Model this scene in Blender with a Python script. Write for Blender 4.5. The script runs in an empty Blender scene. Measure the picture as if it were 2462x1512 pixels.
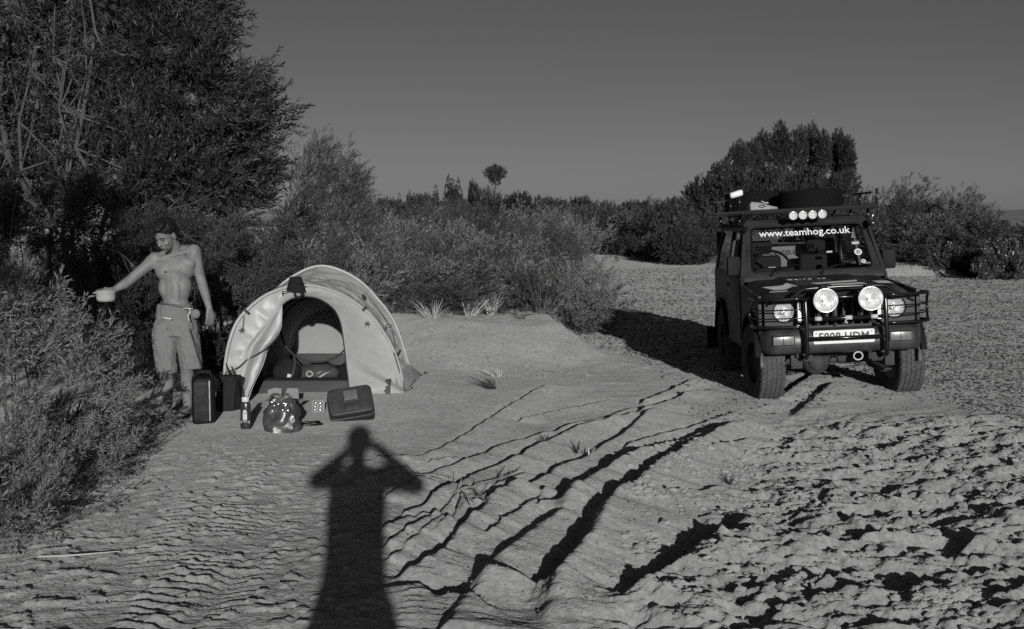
import bpy, bmesh, math, random
import numpy as np
from mathutils import Vector, Matrix, noise as mnoise
R = math.radians
rng = np.random.default_rng(7)
random.seed(7)
scene = bpy.context.scene
col = scene.collection

# ------------------------------------------------------------------ camera
CAM_H, PITCH, FPX = 1.57, R(4.47), 2700.0          # metres, tilt down, focal length in 2461-wide pixels
cam_data = bpy.data.cameras.new('camera')
cam_data.sensor_width = 36.0
cam_data.lens = 36.0 * FPX / 2461.0
cam_data.clip_start = 0.05
cam_data.clip_end = 6000.0
cam = bpy.data.objects.new('camera', cam_data)
cam.location = (0, 0, CAM_H)
cam.rotation_euler = (math.pi / 2 - PITCH, 0, 0)
col.objects.link(cam)
scene.camera = cam

# ------------------------------------------------------------------ sky, sun, exposure
SUN_EL, SUN_AZ = R(11.1), R(7.3)                    # the sun stands low behind the camera, slightly to its right
LDIR = Vector((-math.sin(SUN_AZ) * math.cos(SUN_EL), math.cos(SUN_AZ) * math.cos(SUN_EL), -math.sin(SUN_EL)))
world = bpy.data.worlds.new('World')
scene.world = world
world.use_nodes = True
wn = world.node_tree
wn.nodes.clear()
w_out = wn.nodes.new('ShaderNodeOutputWorld')
w_bg = wn.nodes.new('ShaderNodeBackground')
w_sky = wn.nodes.new('ShaderNodeTexSky')
w_sky.sky_type = 'NISHITA'
w_sky.sun_disc = False
w_sky.sun_elevation = SUN_EL
w_sky.sun_rotation = math.pi - SUN_AZ
w_sky.air_density = 1.0
w_sky.dust_density = 0.7
w_sky.ozone_density = 1.7
w_sep = wn.nodes.new('ShaderNodeSeparateColor')     # black-and-white picture: the sky seen through a warm filter
w_mix = wn.nodes.new('ShaderNodeMath'); w_mix.operation = 'MULTIPLY'; w_mix.inputs[1].default_value = 0.95
w_mg = wn.nodes.new('ShaderNodeMath'); w_mg.operation = 'MULTIPLY'; w_mg.inputs[1].default_value = 0.05
w_add = wn.nodes.new('ShaderNodeMath'); w_add.operation = 'ADD'
w_com = wn.nodes.new('ShaderNodeCombineColor')
w_bg.inputs['Strength'].default_value = 0.05
L = wn.links.new
L(w_sky.outputs[0], w_sep.inputs[0])
L(w_sep.outputs[0], w_mix.inputs[0]); L(w_sep.outputs[1], w_mg.inputs[0])
L(w_mix.outputs[0], w_add.inputs[0]); L(w_mg.outputs[0], w_add.inputs[1])
for i_ in range(3): L(w_add.outputs[0], w_com.inputs[i_])
L(w_com.outputs[0], w_bg.inputs['Color']); L(w_bg.outputs[0], w_out.inputs[0])

sun_data = bpy.data.lights.new('sun', 'SUN')
sun_data.energy = 5.0
sun_data.angle = R(0.53)
sun_data.color = (1.0, 0.995, 0.985)
sun = bpy.data.objects.new('sun', sun_data)
sun.rotation_euler = LDIR.to_track_quat('-Z', 'Y').to_euler()
sun.location = (2, -8, 6)
col.objects.link(sun)

vs = scene.view_settings
vs.view_transform = 'Standard'
vs.look = 'None'
vs.exposure = -0.6
vs.gamma = 1.0
vs.use_curve_mapping = False
scene.cycles.max_bounces = 6
scene.cycles.transparent_max_bounces = 12
scene.cycles.diffuse_bounces = 2
scene.cycles.use_denoising = False

# ------------------------------------------------------------------ helpers
CP, SP = math.cos(PITCH), math.sin(PITCH)
def ray(px, py):
    u, v = (px - 1230.5) / FPX, (756.0 - py) / FPX
    return Vector((u, CP + v * SP, -SP + v * CP))
def at(px, py, Y):                                  # the point of the place seen at that spot, Y metres ahead
    d = ray(px, py)
    return Vector((0, 0, CAM_H)) + d * (Y / d.y)
def gp(px, py, z=0.0):                              # ... on the level z
    d = ray(px, py)
    return Vector((0, 0, CAM_H)) + d * ((z - CAM_H) / d.z)

def tag(o, label=None, cat=None, group=None, kind=None):
    if label: o['label'] = label
    if cat: o['category'] = cat
    if group: o['group'] = group
    if kind: o['kind'] = kind
    return o
def empty(name, loc=(0, 0, 0), rz=0.0, label=None, cat=None, group=None):
    o = bpy.data.objects.new(name, None)
    o.empty_display_size = 0.1
    col.objects.link(o)
    o.location = loc
    o.rotation_euler = (0, 0, rz)
    return tag(o, label, cat, group)
def link(name, me, parent=None, loc=None):
    o = bpy.data.objects.new(name, me)
    col.objects.link(o)
    if parent is not None: o.parent = parent
    if loc is not None: o.location = loc
    return o
def np_mesh(name, V, F, mats, smooth=False, midx=None, attr=None):
    """V (n,3); F a list of int arrays (m,3) or (m,4)."""
    me = bpy.data.meshes.new(name)
    if not isinstance(F, (list, tuple)): F = [F]
    V = np.ascontiguousarray(V, dtype=np.float32)
    me.vertices.add(len(V))
    me.vertices.foreach_set('co', V.ravel())
    loops = np.concatenate([f.ravel() for f in F]).astype(np.int32)
    tot = np.concatenate([np.full(len(f), f.shape[1], np.int32) for f in F])
    start = np.concatenate([[0], np.cumsum(tot)[:-1]]).astype(np.int32)
    me.loops.add(len(loops))
    me.loops.foreach_set('vertex_index', loops)
    me.polygons.add(len(tot))
    me.polygons.foreach_set('loop_start', start)
    me.polygons.foreach_set('loop_total', tot)
    if midx is not None: me.polygons.foreach_set('material_index', np.asarray(midx, np.int32))
    me.polygons.foreach_set('use_smooth', np.full(len(tot), bool(smooth)))
    for m in (mats if isinstance(mats, (list, tuple)) else [mats]): me.materials.append(m)
    if attr is not None:
        for an, av in attr.items():
            a = me.attributes.new(an, 'FLOAT', 'POINT')
            a.data.foreach_set('value', np.asarray(av, np.float32))
    me.update(calc_edges=True)
    me.validate()
    return me

# value noise on an infinite lattice, numpy
_perm = np.random.default_rng(3).random((256, 256)).astype(np.float32)
def vnoise(x, y):
    xi, yi = np.floor(x), np.floor(y)
    fx, fy = x - xi, y - yi
    fx = fx * fx * fx * (fx * (fx * 6 - 15) + 10); fy = fy * fy * fy * (fy * (fy * 6 - 15) + 10)
    x0, y0 = xi.astype(np.int64) & 255, yi.astype(np.int64) & 255
    x1, y1 = (x0 + 1) & 255, (y0 + 1) & 255
    return (_perm[x0, y0] * (1 - fx) + _perm[x1, y0] * fx) * (1 - fy) + (_perm[x0, y1] * (1 - fx) + _perm[x1, y1] * fx) * fy
def fbm(x, y, octv=4, lac=2.03, gain=0.5):
    s, a, t = 0, 1.0, 0
    for k in range(octv):
        s = s + a * vnoise(x + 17.3 * k, y - 9.7 * k); t += a
        x, y, a = x * lac * 0.94 - y * lac * 0.34, x * lac * 0.34 + y * lac * 0.94, a * gain
    return s / t
def sstep(a, b, x):
    t = np.clip((x - a) / (b - a), 0, 1)
    return t * t * (3 - 2 * t)

class MB:
    """Collects shapes, then links them as one mesh object."""
    def __init__(s): s.v = []; s.f = []; s.m = []; s.cur = 0
    def add(s, vs_, fs_, M=None):
        b = len(s.v)
        for p in vs_:
            p = Vector(p)
            s.v.append(M @ p if M is not None else p)
        for f in fs_:
            s.f.append([b + i for i in f]); s.m.append(s.cur)
        return s
    def box(s, x0, x1, y0, y1, z0, z1, M=None):
        return s.add([(x0, y0, z0), (x1, y0, z0), (x1, y1, z0), (x0, y1, z0), (x0, y0, z1), (x1, y0, z1), (x1, y1, z1), (x0, y1, z1)],
                     [(3, 2, 1, 0), (4, 5, 6, 7), (0, 1, 5, 4), (1, 2, 6, 5), (2, 3, 7, 6), (3, 0, 4, 7)], M)
    def prism(s, prof, axis, a, b, M=None):
        """A 2-D outline swept along an axis from a to b."""
        def P(u, v, t): return {'x': (t, u, v), 'y': (u, t, v), 'z': (u, v, t)}[axis]
        n = len(prof)
        vs_ = [P(u, v, a) for u, v in prof] + [P(u, v, b) for u, v in prof]
        fs_ = [list(range(n))[::-1], list(range(n, 2 * n))] + [(i, (i + 1) % n, n + (i + 1) % n, n + i) for i in range(n)]
        return s.add(vs_, fs_, M)
    def tube(s, pts, r, n=8, cap=True, M=None, closed=False):
        pts = [Vector(p) for p in pts]
        rs = r if isinstance(r, (list, tuple)) else [r] * len(pts)
        vs_, fs_ = [], []
        up = None
        K = len(pts)
        for i, p in enumerate(pts):
            if closed: t = pts[(i + 1) % K] - pts[i - 1]
            else: t = pts[min(i + 1, K - 1)] - pts[max(i - 1, 0)]
            if t.length < 1e-9: t = Vector((0, 0, 1))
            t.normalize()
            if up is None:
                up = t.orthogonal().normalized()
            else:
                up = up - t * up.dot(t)
                up = up.normalized() if up.length > 1e-6 else t.orthogonal().normalized()
            w = t.cross(up)
            for k in range(n):
                a = 2 * math.pi * k / n
                vs_.append(p + (up * math.cos(a) + w * math.sin(a)) * rs[i])
        for i in range(K if closed else K - 1):
            j = (i + 1) % K
            for k in range(n):
                k2 = (k + 1) % n
                fs_.append((i * n + k, i * n + k2, j * n + k2, j * n + k))
        if cap and not closed:
            fs_.append(list(range(n))[::-1]); fs_.append([(K - 1) * n + k for k in range(n)])
        return s.add(vs_, fs_, M)
    def lathe(s, prof, n=24, M=None, cap=True):
        """prof: (radius, height) pairs turned about z."""
        vs_, fs_ = [], []
        for r_, z_ in prof:
            for k in range(n):
                a = 2 * math.pi * k / n
                vs_.append((r_ * math.cos(a), r_ * math.sin(a), z_))
        for i in range(len(prof) - 1):
            for k in range(n):
                k2 = (k + 1) % n
                fs_.append((i * n + k, i * n + k2, (i + 1) * n + k2, (i + 1) * n + k))
        if cap:
            if prof[0][0] > 1e-5: fs_.append(list(range(n))[::-1])
            if prof[-1][0] > 1e-5: fs_.append([(len(prof) - 1) * n + k for k in range(n)])
        return s.add(vs_, fs_, M)
    def grid(s, P, M=None, flip=False):
        """P[i][j] points -> quads."""
        a, b = len(P), len(P[0])
        vs_ = [p for row in P for p in row]
        fs_ = []
        for i in range(a - 1):
            for j in range(b - 1):
                q = (i * b + j, i * b + j + 1, (i + 1) * b + j + 1, (i + 1) * b + j)
                fs_.append(q[::-1] if flip else q)
        return s.add(vs_, fs_, M)
    def ell(s, c, rad, n=16, m=10, M=None):
        vs_, fs_ = [], []
        for i in range(m + 1):
            th = math.pi * i / m
            for k in range(n):
                a = 2 * math.pi * k / n
                vs_.append((c[0] + rad[0] * math.sin(th) * math.cos(a), c[1] + rad[1] * math.sin(th) * math.sin(a), c[2] + rad[2] * math.cos(th)))
        for i in range(m):
            for k in range(n):
                k2 = (k + 1) % n
                fs_.append((i * n + k, (i + 1) * n + k, (i + 1) * n + k2, i * n + k2))
        return s.add(vs_, fs_, M)
    def mesh(s, name, mats, smooth=None, bevel=0.0, seg=2, weld=True, jit=0.0):
        me = bpy.data.meshes.new(name)
        me.from_pydata([tuple(p) for p in s.v], [], s.f)
        for m in (mats if isinstance(mats, (list, tuple)) else [mats]): me.materials.append(m)
        if any(s.m): me.polygons.foreach_set('material_index', s.m)
        bm = bmesh.new(); bm.from_mesh(me)
        if weld: bmesh.ops.remove_doubles(bm, verts=bm.verts, dist=1e-5)
        bmesh.ops.recalc_face_normals(bm, faces=bm.faces)
        if bevel > 0:
            es = [e for e in bm.edges if len(e.link_faces) == 2 and e.calc_face_angle(0) > R(28)]
            bmesh.ops.bevel(bm, geom=es, offset=bevel, segments=seg, profile=0.6, affect='EDGES', clamp_overlap=True)
        if jit:
            for v in bm.verts:
                v.co += mnoise.noise_vector(v.co * 9.0) * jit
        bm.to_mesh(me); bm.free()
        if smooth is not None:
            me.polygons.foreach_set('use_smooth', [True] * len(me.polygons))
            if smooth > 0: me.set_sharp_from_angle(angle=R(smooth))
        me.update()
        return me
    def build(s, name, mats, parent=None, smooth=40, bevel=0.0, seg=2, loc=None, weld=True, jit=0.0):
        return link(name, s.mesh(name, mats, smooth, bevel, seg, weld, jit), parent, loc)

def catmull(pts, n=8, closed=False):
    pts = [Vector(p) for p in pts]
    out = []
    K = len(pts)
    for i in range(K if closed else K - 1):
        p0 = pts[i - 1] if (closed or i > 0) else pts[0] * 2 - pts[1]
        p1 = pts[i]; p2 = pts[(i + 1) % K]
        p3 = pts[(i + 2) % K] if (closed or i + 2 < K) else pts[-1] * 2 - pts[-2]
        for k in range(n):
            t = k / n
            out.append(0.5 * ((2 * p1) + (-p0 + p2) * t + (2 * p0 - 5 * p1 + 4 * p2 - p3) * t * t + (-p0 + 3 * p1 - 3 * p2 + p3) * t ** 3))
    if not closed: out.append(pts[-1])
    return out
def resample(pts, n):
    pts = [Vector(p) for p in pts]
    d = [0.0]
    for a, b in zip(pts, pts[1:]): d.append(d[-1] + (b - a).length)
    out = []; j = 0
    for i in range(n):
        t = d[-1] * i / (n - 1)
        while j < len(d) - 2 and d[j + 1] < t: j += 1
        f = (t - d[j]) / max(d[j + 1] - d[j], 1e-9)
        out.append(pts[j].lerp(pts[j + 1], min(max(f, 0), 1)))
    return out
def text_mesh(name, body, size, mat, extrude=0.0008, align='CENTER', space=1.0, bold=0.0):
    cu = bpy.data.curves.new(name, 'FONT')
    cu.body = body; cu.size = size; cu.extrude = extrude; cu.align_x = align; cu.align_y = 'CENTER'; cu.space_character = space
    cu.resolution_u = 3; cu.offset = bold
    t = bpy.data.objects.new(name, cu)
    col.objects.link(t)
    bpy.context.view_layer.update()
    me = bpy.data.meshes.new_from_object(t.evaluated_get(bpy.context.evaluated_depsgraph_get()))
    bpy.data.objects.remove(t); bpy.data.curves.remove(cu)
    me.materials.clear(); me.materials.append(mat)
    return me
FACE = Matrix.Rotation(math.pi / 2, 4, 'X')         # turns flat lettering upright, readable from the front (-y)

# ------------------------------------------------------------------ materials
def mat(name, v, rough=0.6, metal=0.0, spec=0.5, var=0.0, vscale=8.0, bump=0.0, bscale=40.0, island=0.0, coat=0.0, transl=0.0, bdist=0.01, detail=5.0, drough=0.0, var2=0.0, v2scale=60.0, each=0.0):
    m = bpy.data.materials.new(name)
    m.use_nodes = True
    nt = m.node_tree; N = nt.nodes
    b = N['Principled BSDF']
    b.inputs['Base Color'].default_value = (v, v, v, 1)
    b.inputs['Roughness'].default_value = rough
    b.inputs['Metallic'].default_value = metal
    b.inputs['Specular IOR Level'].default_value = spec
    if drough: b.inputs['Diffuse Roughness'].default_value = drough
    if coat: b.inputs['Coat Weight'].default_value = coat
    val = None
    tc = N.new('ShaderNodeTexCoord')
    if var:
        nz = N.new('ShaderNodeTexNoise'); nz.inputs['Scale'].default_value = vscale; nz.inputs['Detail'].default_value = detail; nz.inputs['Roughness'].default_value = 0.65
        nt.links.new(tc.outputs['Object'], nz.inputs['Vector'])
        mr = N.new('ShaderNodeMapRange'); mr.inputs[1].default_value = 0.3; mr.inputs[2].default_value = 0.7
        mr.inputs[3].default_value = v * (1 - var); mr.inputs[4].default_value = v * (1 + var)
        nt.links.new(nz.outputs[0], mr.inputs[0]); val = mr.outputs[0]
    if var2:
        nz2 = N.new('ShaderNodeTexNoise'); nz2.inputs['Scale'].default_value = v2scale; nz2.inputs['Detail'].default_value = 8; nz2.inputs['Roughness'].default_value = 0.75
        nt.links.new(tc.outputs['Object'], nz2.inputs['Vector'])
        mrb = N.new('ShaderNodeMapRange'); mrb.inputs[1].default_value = 0.32; mrb.inputs[2].default_value = 0.68
        mrb.inputs[3].default_value = 1 - var2; mrb.inputs[4].default_value = 1 + var2
        nt.links.new(nz2.outputs[0], mrb.inputs[0])
        mub = N.new('ShaderNodeMath'); mub.operation = 'MULTIPLY'
        nt.links.new(mrb.outputs[0], mub.inputs[0]); nt.links.new(val, mub.inputs[1]); val = mub.outputs[0]
    if island:
        g = N.new('ShaderNodeNewGeometry')
        mr2 = N.new('ShaderNodeMapRange'); mr2.inputs[3].default_value = 1 - island; mr2.inputs[4].default_value = 1 + island
        nt.links.new(g.outputs['Random Per Island'], mr2.inputs[0])
        mu = N.new('ShaderNodeMath'); mu.operation = 'MULTIPLY'
        nt.links.new(mr2.outputs[0], mu.inputs[0])
        if val is not None: nt.links.new(val, mu.inputs[1])
        else: mu.inputs[1].default_value = v
        val = mu.outputs[0]
    if each:                                            # every plant its own shade
        oi = N.new('ShaderNodeObjectInfo')
        mro = N.new('ShaderNodeMapRange'); mro.inputs[3].default_value = 1 - each; mro.inputs[4].default_value = 1 + each
        nt.links.new(oi.outputs['Random'], mro.inputs[0])
        muo = N.new('ShaderNodeMath'); muo.operation = 'MULTIPLY'
        nt.links.new(mro.outputs[0], muo.inputs[0])
        if val is not None: nt.links.new(val, muo.inputs[1])
        else: muo.inputs[1].default_value = v
        val = muo.outputs[0]
    if val is not None:
        cc = N.new('ShaderNodeCombineColor')
        for i in range(3): nt.links.new(val, cc.inputs[i])
        nt.links.new(cc.outputs[0], b.inputs['Base Color'])
    if bump:
        nb = N.new('ShaderNodeTexNoise'); nb.inputs['Scale'].default_value = bscale; nb.inputs['Detail'].default_value = 6.0
        nt.links.new(tc.outputs['Object'], nb.inputs['Vector'])
        bp = N.new('ShaderNodeBump'); bp.inputs['Strength'].default_value = bump; bp.inputs['Distance'].default_value = bdist
        nt.links.new(nb.outputs[0], bp.inputs['Height']); nt.links.new(bp.outputs[0], b.inputs['Normal'])
    if transl:
        tr = N.new('ShaderNodeBsdfTranslucent'); tr.inputs[0].default_value = (v, v, v, 1)
        if val is not None: nt.links.new(cc.outputs[0], tr.inputs[0])
        mx = N.new('ShaderNodeMixShader'); mx.inputs[0].default_value = transl
        nt.links.new(b.outputs[0], mx.inputs[1]); nt.links.new(tr.outputs[0], mx.inputs[2])
        nt.links.new(mx.outputs[0], N['Material Output'].inputs[0])
    return m
def emit_free_glass(name, tint=0.75, refl=0.06):
    """Thin glass: mostly see-through, with a mirror-like share that grows at grazing angles."""
    m = bpy.data.materials.new(name); m.use_nodes = True
    nt = m.node_tree; N = nt.nodes; N.clear()
    o = N.new('ShaderNodeOutputMaterial'); t = N.new('ShaderNodeBsdfTransparent'); t.inputs[0].default_value = (tint, tint, tint, 1)
    g = N.new('ShaderNodeBsdfGlossy'); g.inputs['Roughness'].default_value = 0.03; g.inputs[0].default_value = (0.9, 0.9, 0.9, 1)
    f = N.new('ShaderNodeFresnel'); f.inputs[0].default_value = 1.45
    mx = N.new('ShaderNodeMixShader')
    nt.links.new(f.outputs[0], mx.inputs[0]); nt.links.new(t.outputs[0], mx.inputs[1]); nt.links.new(g.outputs[0], mx.inputs[2])
    nt.links.new(mx.outputs[0], o.inputs[0])
    return m
# ------------------------------------------------------------------ ground
M_sand = mat('dry_silt', 0.30, var2=.34, v2scale=26, rough=0.95, spec=0.08, drough=0.7, var=0.16, vscale=1.3, bump=0.55, bscale=55, bdist=0.02, detail=8)
M_gravel = mat('river_gravel', 0.15, rough=0.9, spec=0.08, drough=1.0, island=0.85)
M_grit = mat('grit', 0.22, rough=0.95, spec=0.1, island=0.5)
M_clod = mat('dried_mud', 0.34, rough=0.95, spec=0.08, drough=0.7, var=0.12, vscale=14, bump=0.5, bscale=60, bdist=0.006)
M_hill = mat('far_hill', 0.10, rough=1.0, spec=0.0, drough=1.0, var=0.3, vscale=0.02)

def macro(x, y):
    """The broad shape of the land (numpy)."""
    xr = np.maximum(1.2 - 0.295 * (y - 12.8), 0.55) + 0.06 * np.maximum(y - 15, 0)
    y0 = 12.0 + 0.7 * sstep(-0.8, -1.8, x) + 0.25 * np.sin(x * 2.1)
    bank = 0.37 * sstep(0, 1, (y - y0) / 2.7) * (1 - sstep(-0.16, 0.30, x - xr)) * (0.88 + 0.22 * fbm(x * 0.7, y * 0.7, 2))
    tilt = 0.095 * sstep(2.0, 3.8, x) * sstep(3.5, 8.5, y)
    left = -0.05 * sstep(-1.9, -3.0, x) * sstep(12, 9, y)
    far = -0.12 * sstep(14, 26, y) * sstep(0.8, 2.5, x)
    ledge = 0.30 * sstep(36.5, 37.2, y - 0.06 * (x - 10) ** 2 * 0.2 + 1.2 * fbm(x * 0.25, y * 0.1, 2)) * sstep(7.5, 9.5, x)
    ledge2 = 0.25 * sstep(46, 62, y)
    und = 0.10 * (fbm(x * 0.35 + 5, y * 0.35, 3) - 0.5) * sstep(3, 8, y)
    return bank + tilt + left + far + ledge + ledge2 + und

def C7(pts): return [((900 + a / 2.277) * 0.9666, (900 + b / 2.277) * 0.9666) for a, b in pts]
def C8(pts): return [((1500 + a / 2.277) * 0.9666, (900 + b / 2.277) * 0.9666) for a, b in pts]
RUTS = [  # traced crest lines, height (m), near-side width, drop width
    (C7([(-260, 700), (0, 590), (100, 545), (250, 555), (400, 510), (480, 470), (600, 395), (700, 330), (800, 270), (900, 215), (1000, 160), (1070, 120)]), 0.016, 0.10, 0.020),
    (C7([(-300, 790), (0, 690), (130, 650), (240, 600), (320, 665), (430, 620), (560, 580), (700, 515), (800, 465), (1000, 405), (1100, 385), (1190, 350), (1400, 300), (1600, 240)]), 0.018, 0.12, 0.022),
    (C7([(130, 780), (230, 740), (320, 690)]), 0.02, 0.1, 0.02),
    (C7([(340, 860), (430, 790), (560, 715), (640, 660), (800, 590), (900, 540), (960, 500), (1050, 455), (1110, 430), (1250, 375), (1500, 310), (1650, 265), (1850, 200), (1950, 165)]), 0.022, 0.14, 0.028),
    (C7([(860, 770), (940, 715), (1050, 660), (1110, 610), (1280, 530), (1380, 460), (1480, 415), (1600, 325), (1680, 280)]), 0.036, 0.18, 0.045),
    (C7([(1480, 480), (1600, 440), (1750, 390), (1900, 350), (2050, 310), (2140, 290)]), 0.014, 0.10, 0.02),
    (C7([(200, 1240), (330, 1180), (430, 1130), (500, 1070), (570, 1000), (620, 940), (700, 870), (760, 800), (880, 715)]), 0.028, 0.14, 0.04),
    (C7([(560, 1400), (650, 1290), (780, 1180), (900, 1070), (1000, 990), (1150, 870), (1200, 790), (1300, 700), (1400, 630), (1500, 565), (1600, 525), (1750, 485), (1900, 425), (2050, 388), (2200, 355), (2250, 340)]), 0.056, 0.15, 0.070),
    (C7([(1080, 1560), (1090, 1450), (1130, 1350), (1200, 1210), (1330, 1080), (1380, 970), (1450, 825), (1560, 760), (1650, 670), (1740, 600), (1850, 550), (1950, 475), (2050, 425), (2150, 395), (2270, 368)]), 0.068, 0.15, 0.070),
    (C7([(950, 1390), (1000, 1300), (1100, 1170), (1250, 1000), (1330, 890), (1390, 850)]), 0.010, 0.05, 0.015),
    (C7([(1010, 1390), (1050, 1300), (1150, 1170), (1290, 1010), (1360, 910)]), 0.010, 0.05, 0.015),
    (C7([(1060, 1390), (1100, 1300), (1190, 1180), (1330, 1020)]), 0.010, 0.05, 0.015),
    (C7([(480, 1560), (530, 1490), (600, 1400), (700, 1310), (740, 1240)]), 0.05, 0.16, 0.05),
    (C7([(285, 1260), (350, 1290), (430, 1340), (540, 1320)]), 0.020, 0.12, 0.03),
    (C7([(400, 1010), (520, 890), (640, 780), (740, 690)]), 0.008, 0.05, 0.015),
    (C7([(110, 980), (260, 900), (420, 870)]), 0.015, 0.09, 0.018),
    (C7([(130, 1060), (300, 960), (450, 870), (560, 790)]), 0.017, 0.10, 0.02),
    (C7([(150, 1130), (330, 1010), (470, 900)]), 0.012, 0.08, 0.018),
    (C7([(640, 820), (760, 720), (900, 640), (960, 620)]), 0.010, 0.08, 0.018),
    (C7([(1000, 830), (1120, 790), (1190, 740)]), 0.014, 0.09, 0.02),
    (C7([(880, 320), (1000, 290), (1200, 250), (1420, 210)]), 0.012, 0.08, 0.018),
    (C7([(380, 570), (470, 550), (560, 540)]), 0.012, 0.08, 0.018),
    (C7([(1580, 230), (1700, 190), (1880, 115)]), 0.017, 0.10, 0.02),
    (C7([(1390, 640), (1540, 560), (1700, 500), (1850, 470)]), 0.012, 0.08, 0.018),
    (C7([(230, 880), (380, 800), (520, 735)]), 0.014, 0.08, 0.018),
    (C7([(720, 1010), (850, 900), (980, 800), (1080, 720)]), 0.012, 0.08, 0.02),
    (C8([(120, 1350), (240, 1285), (420, 1215), (560, 1115), (700, 1025), (830, 965), (1000, 940)]), 0.075, 0.24, 0.06),
    (C8([(660, 540), (760, 500), (860, 470)]), 0.07, 0.30, 0.08),
    (C8([(1000, 475), (1170, 462)]), 0.03, 0.2, 0.04),
    (C8([(820, 1410), (960, 1320), (1050, 1265), (1200, 1215)]), 0.07, 0.2, 0.05),
    (C8([(1200, 1300), (1330, 1225), (1500, 1165)]), 0.065, 0.2, 0.05),
    (C8([(1370, 918), (1550, 905), (1770, 890)]), 0.05, 0.18, 0.04),
    (C8([(1130, 840), (1250, 810), (1410, 792)]), 0.05, 0.18, 0.04),
    (C8([(1200, 712), (1400, 682)]), 0.035, 0.15, 0.03),
    (C8([(340, 778), (540, 765), (680, 722)]), 0.035, 0.16, 0.03),
    (C8([(540, 890), (700, 880), (960, 890)]), 0.03, 0.16, 0.03),
    (C8([(1220, 1050), (1400, 1040), (1560, 1000)]), 0.05, 0.16, 0.04),
    (C8([(1740, 1330), (1900, 1260), (2050, 1240)]), 0.06, 0.18, 0.05),
    (C8([(2150, 840), (2330, 835)]), 0.05, 0.18, 0.05),
    (C8([(2020, 1110), (2100, 1060), (2120, 1030)]), 0.06, 0.18, 0.05),
    (C8([(820, 1480), (1000, 1450), (1180, 1420)]), 0.05, 0.16, 0.04),
    (C8([(120, 1360), (300, 1330), (600, 1300)]), 0.05, 0.16, 0.04),
    (C8([(1000, 235), (1100, 180), (1210, 110)]), 0.045, 0.14, 0.05),
    (C8([(1110, 310), (1210, 250), (1330, 180)]), 0.055, 0.16, 0.06),
    (C8([(560, 140), (780, 30)]), 0.0, 0.1, 0.03),
]
RUT_XY = []
for pl, A, wn_, wf_ in RUTS:
    P = resample(catmull([gp(a, b) for a, b in pl], 6), max(6, 3 * len(pl)))
    RUT_XY.append((np.array([(p.x, p.y) for p in P]), A, wn_, wf_))

def ruts(x, y):
    h = np.zeros_like(x)
    wob = (fbm(x * 9, y * 9, 3) - 0.5)
    for k, (P, A, wn_, wf_) in enumerate(RUT_XY):
        if A <= 0: continue
        m = 0.7
        sel = np.where((x > P[:, 0].min() - m) & (x < P[:, 0].max() + m) & (y > P[:, 1].min() - m) & (y < P[:, 1].max() + m))[0]
        if not len(sel): continue
        xs, ys = x[sel], y[sel]
        best = np.full(len(sel), 9.0); sd = np.zeros(len(sel)); tt = np.zeros(len(sel))
        for i in range(len(P) - 1):
            a, b = P[i], P[i + 1]
            d = b - a; l2 = d @ d + 1e-9
            t = np.clip(((xs - a[0]) * d[0] + (ys - a[1]) * d[1]) / l2, 0, 1)
            ex, ey = xs - a[0] - t * d[0], ys - a[1] - t * d[1]
            dist = np.hypot(ex, ey)
            side = np.sign(d[0] * ey - d[1] * ex)
            up = dist < best
            best = np.where(up, dist, best); sd = np.where(up, side, sd); tt = np.where(up, (i + t) / (len(P) - 1), tt)
        ln = len(P)
        d = best * sd + 0.016 * wob[sel] * (1 if A > 0.03 else 0.5)      # >0 : the far side, away from the sun
        amp = A * (2.1 if A < 0.03 else 1.05) * (0.62 if k >= 27 else 1.0) * (0.75 + 0.5 * vnoise(tt * ln * 0.9 + 7 * k, xs * 0 + 3.3)) * sstep(0, 0.06, tt) * sstep(1, 0.94, tt)
        amp = amp * (0.78 + 0.22 * sstep(4.5, 6.0, ys))
        prof = np.where(d < 0, np.exp(-(d / (wn_ * 1.9)) ** 2), np.exp(-(d / wf_) ** 2) - 0.75 * (1 - np.exp(-(d / wf_) ** 2)) * np.exp(-(d / (wf_ * 4)) ** 2))
        h[sel] += amp * prof
    return h

def tread(x, y):
    """The ribbed tyre print that crosses the foreground on the left-hand side."""
    h = np.zeros_like(x)
    for (a, b, w, A, sp, sk) in [((230, 1512), (610, 1120), 0.22, 0.017, 0.083, 0.35), ((420, 1540), (700, 1200), 0.14, 0.010, 0.075, -0.4), ((990, 1540), (1075, 1180), 0.10, 0.007, 0.06, 0.2)]:
        pa, pb = gp(*a), gp(*b)
        d = np.array([pb.x - pa.x, pb.y - pa.y]); ln = np.hypot(*d); d /= ln
        s = (x - pa.x) * d[0] + (y - pa.y) * d[1]
        t = -(x - pa.x) * d[1] + (y - pa.y) * d[0]
        t = t + 0.05 * np.sin(s * 1.7)
        ph = s / sp + sk * np.abs(t) / sp + 0.8 * (fbm(x * 5, y * 5, 2) - 0.5)
        saw = ph - np.floor(ph)
        saw = np.where(saw < 0.75, saw / 0.75, (1 - saw) / 0.25)
        win = sstep(w * 1.25, w * 0.85, np.abs(t)) * sstep(-0.4, 0.0, s) * sstep(ln + 0.5, ln - 0.4, s)
        keep = 0.12 + 0.88 * sstep(0.36, 0.62, fbm(x * 2.2, y * 2.2, 2))
        h += A * saw * win * keep * (0.4 + 0.6 * sstep(0.02, 0.05, np.abs(t)))
    # fine hatching on the sides of the ruts near the bottom
    return h

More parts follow.
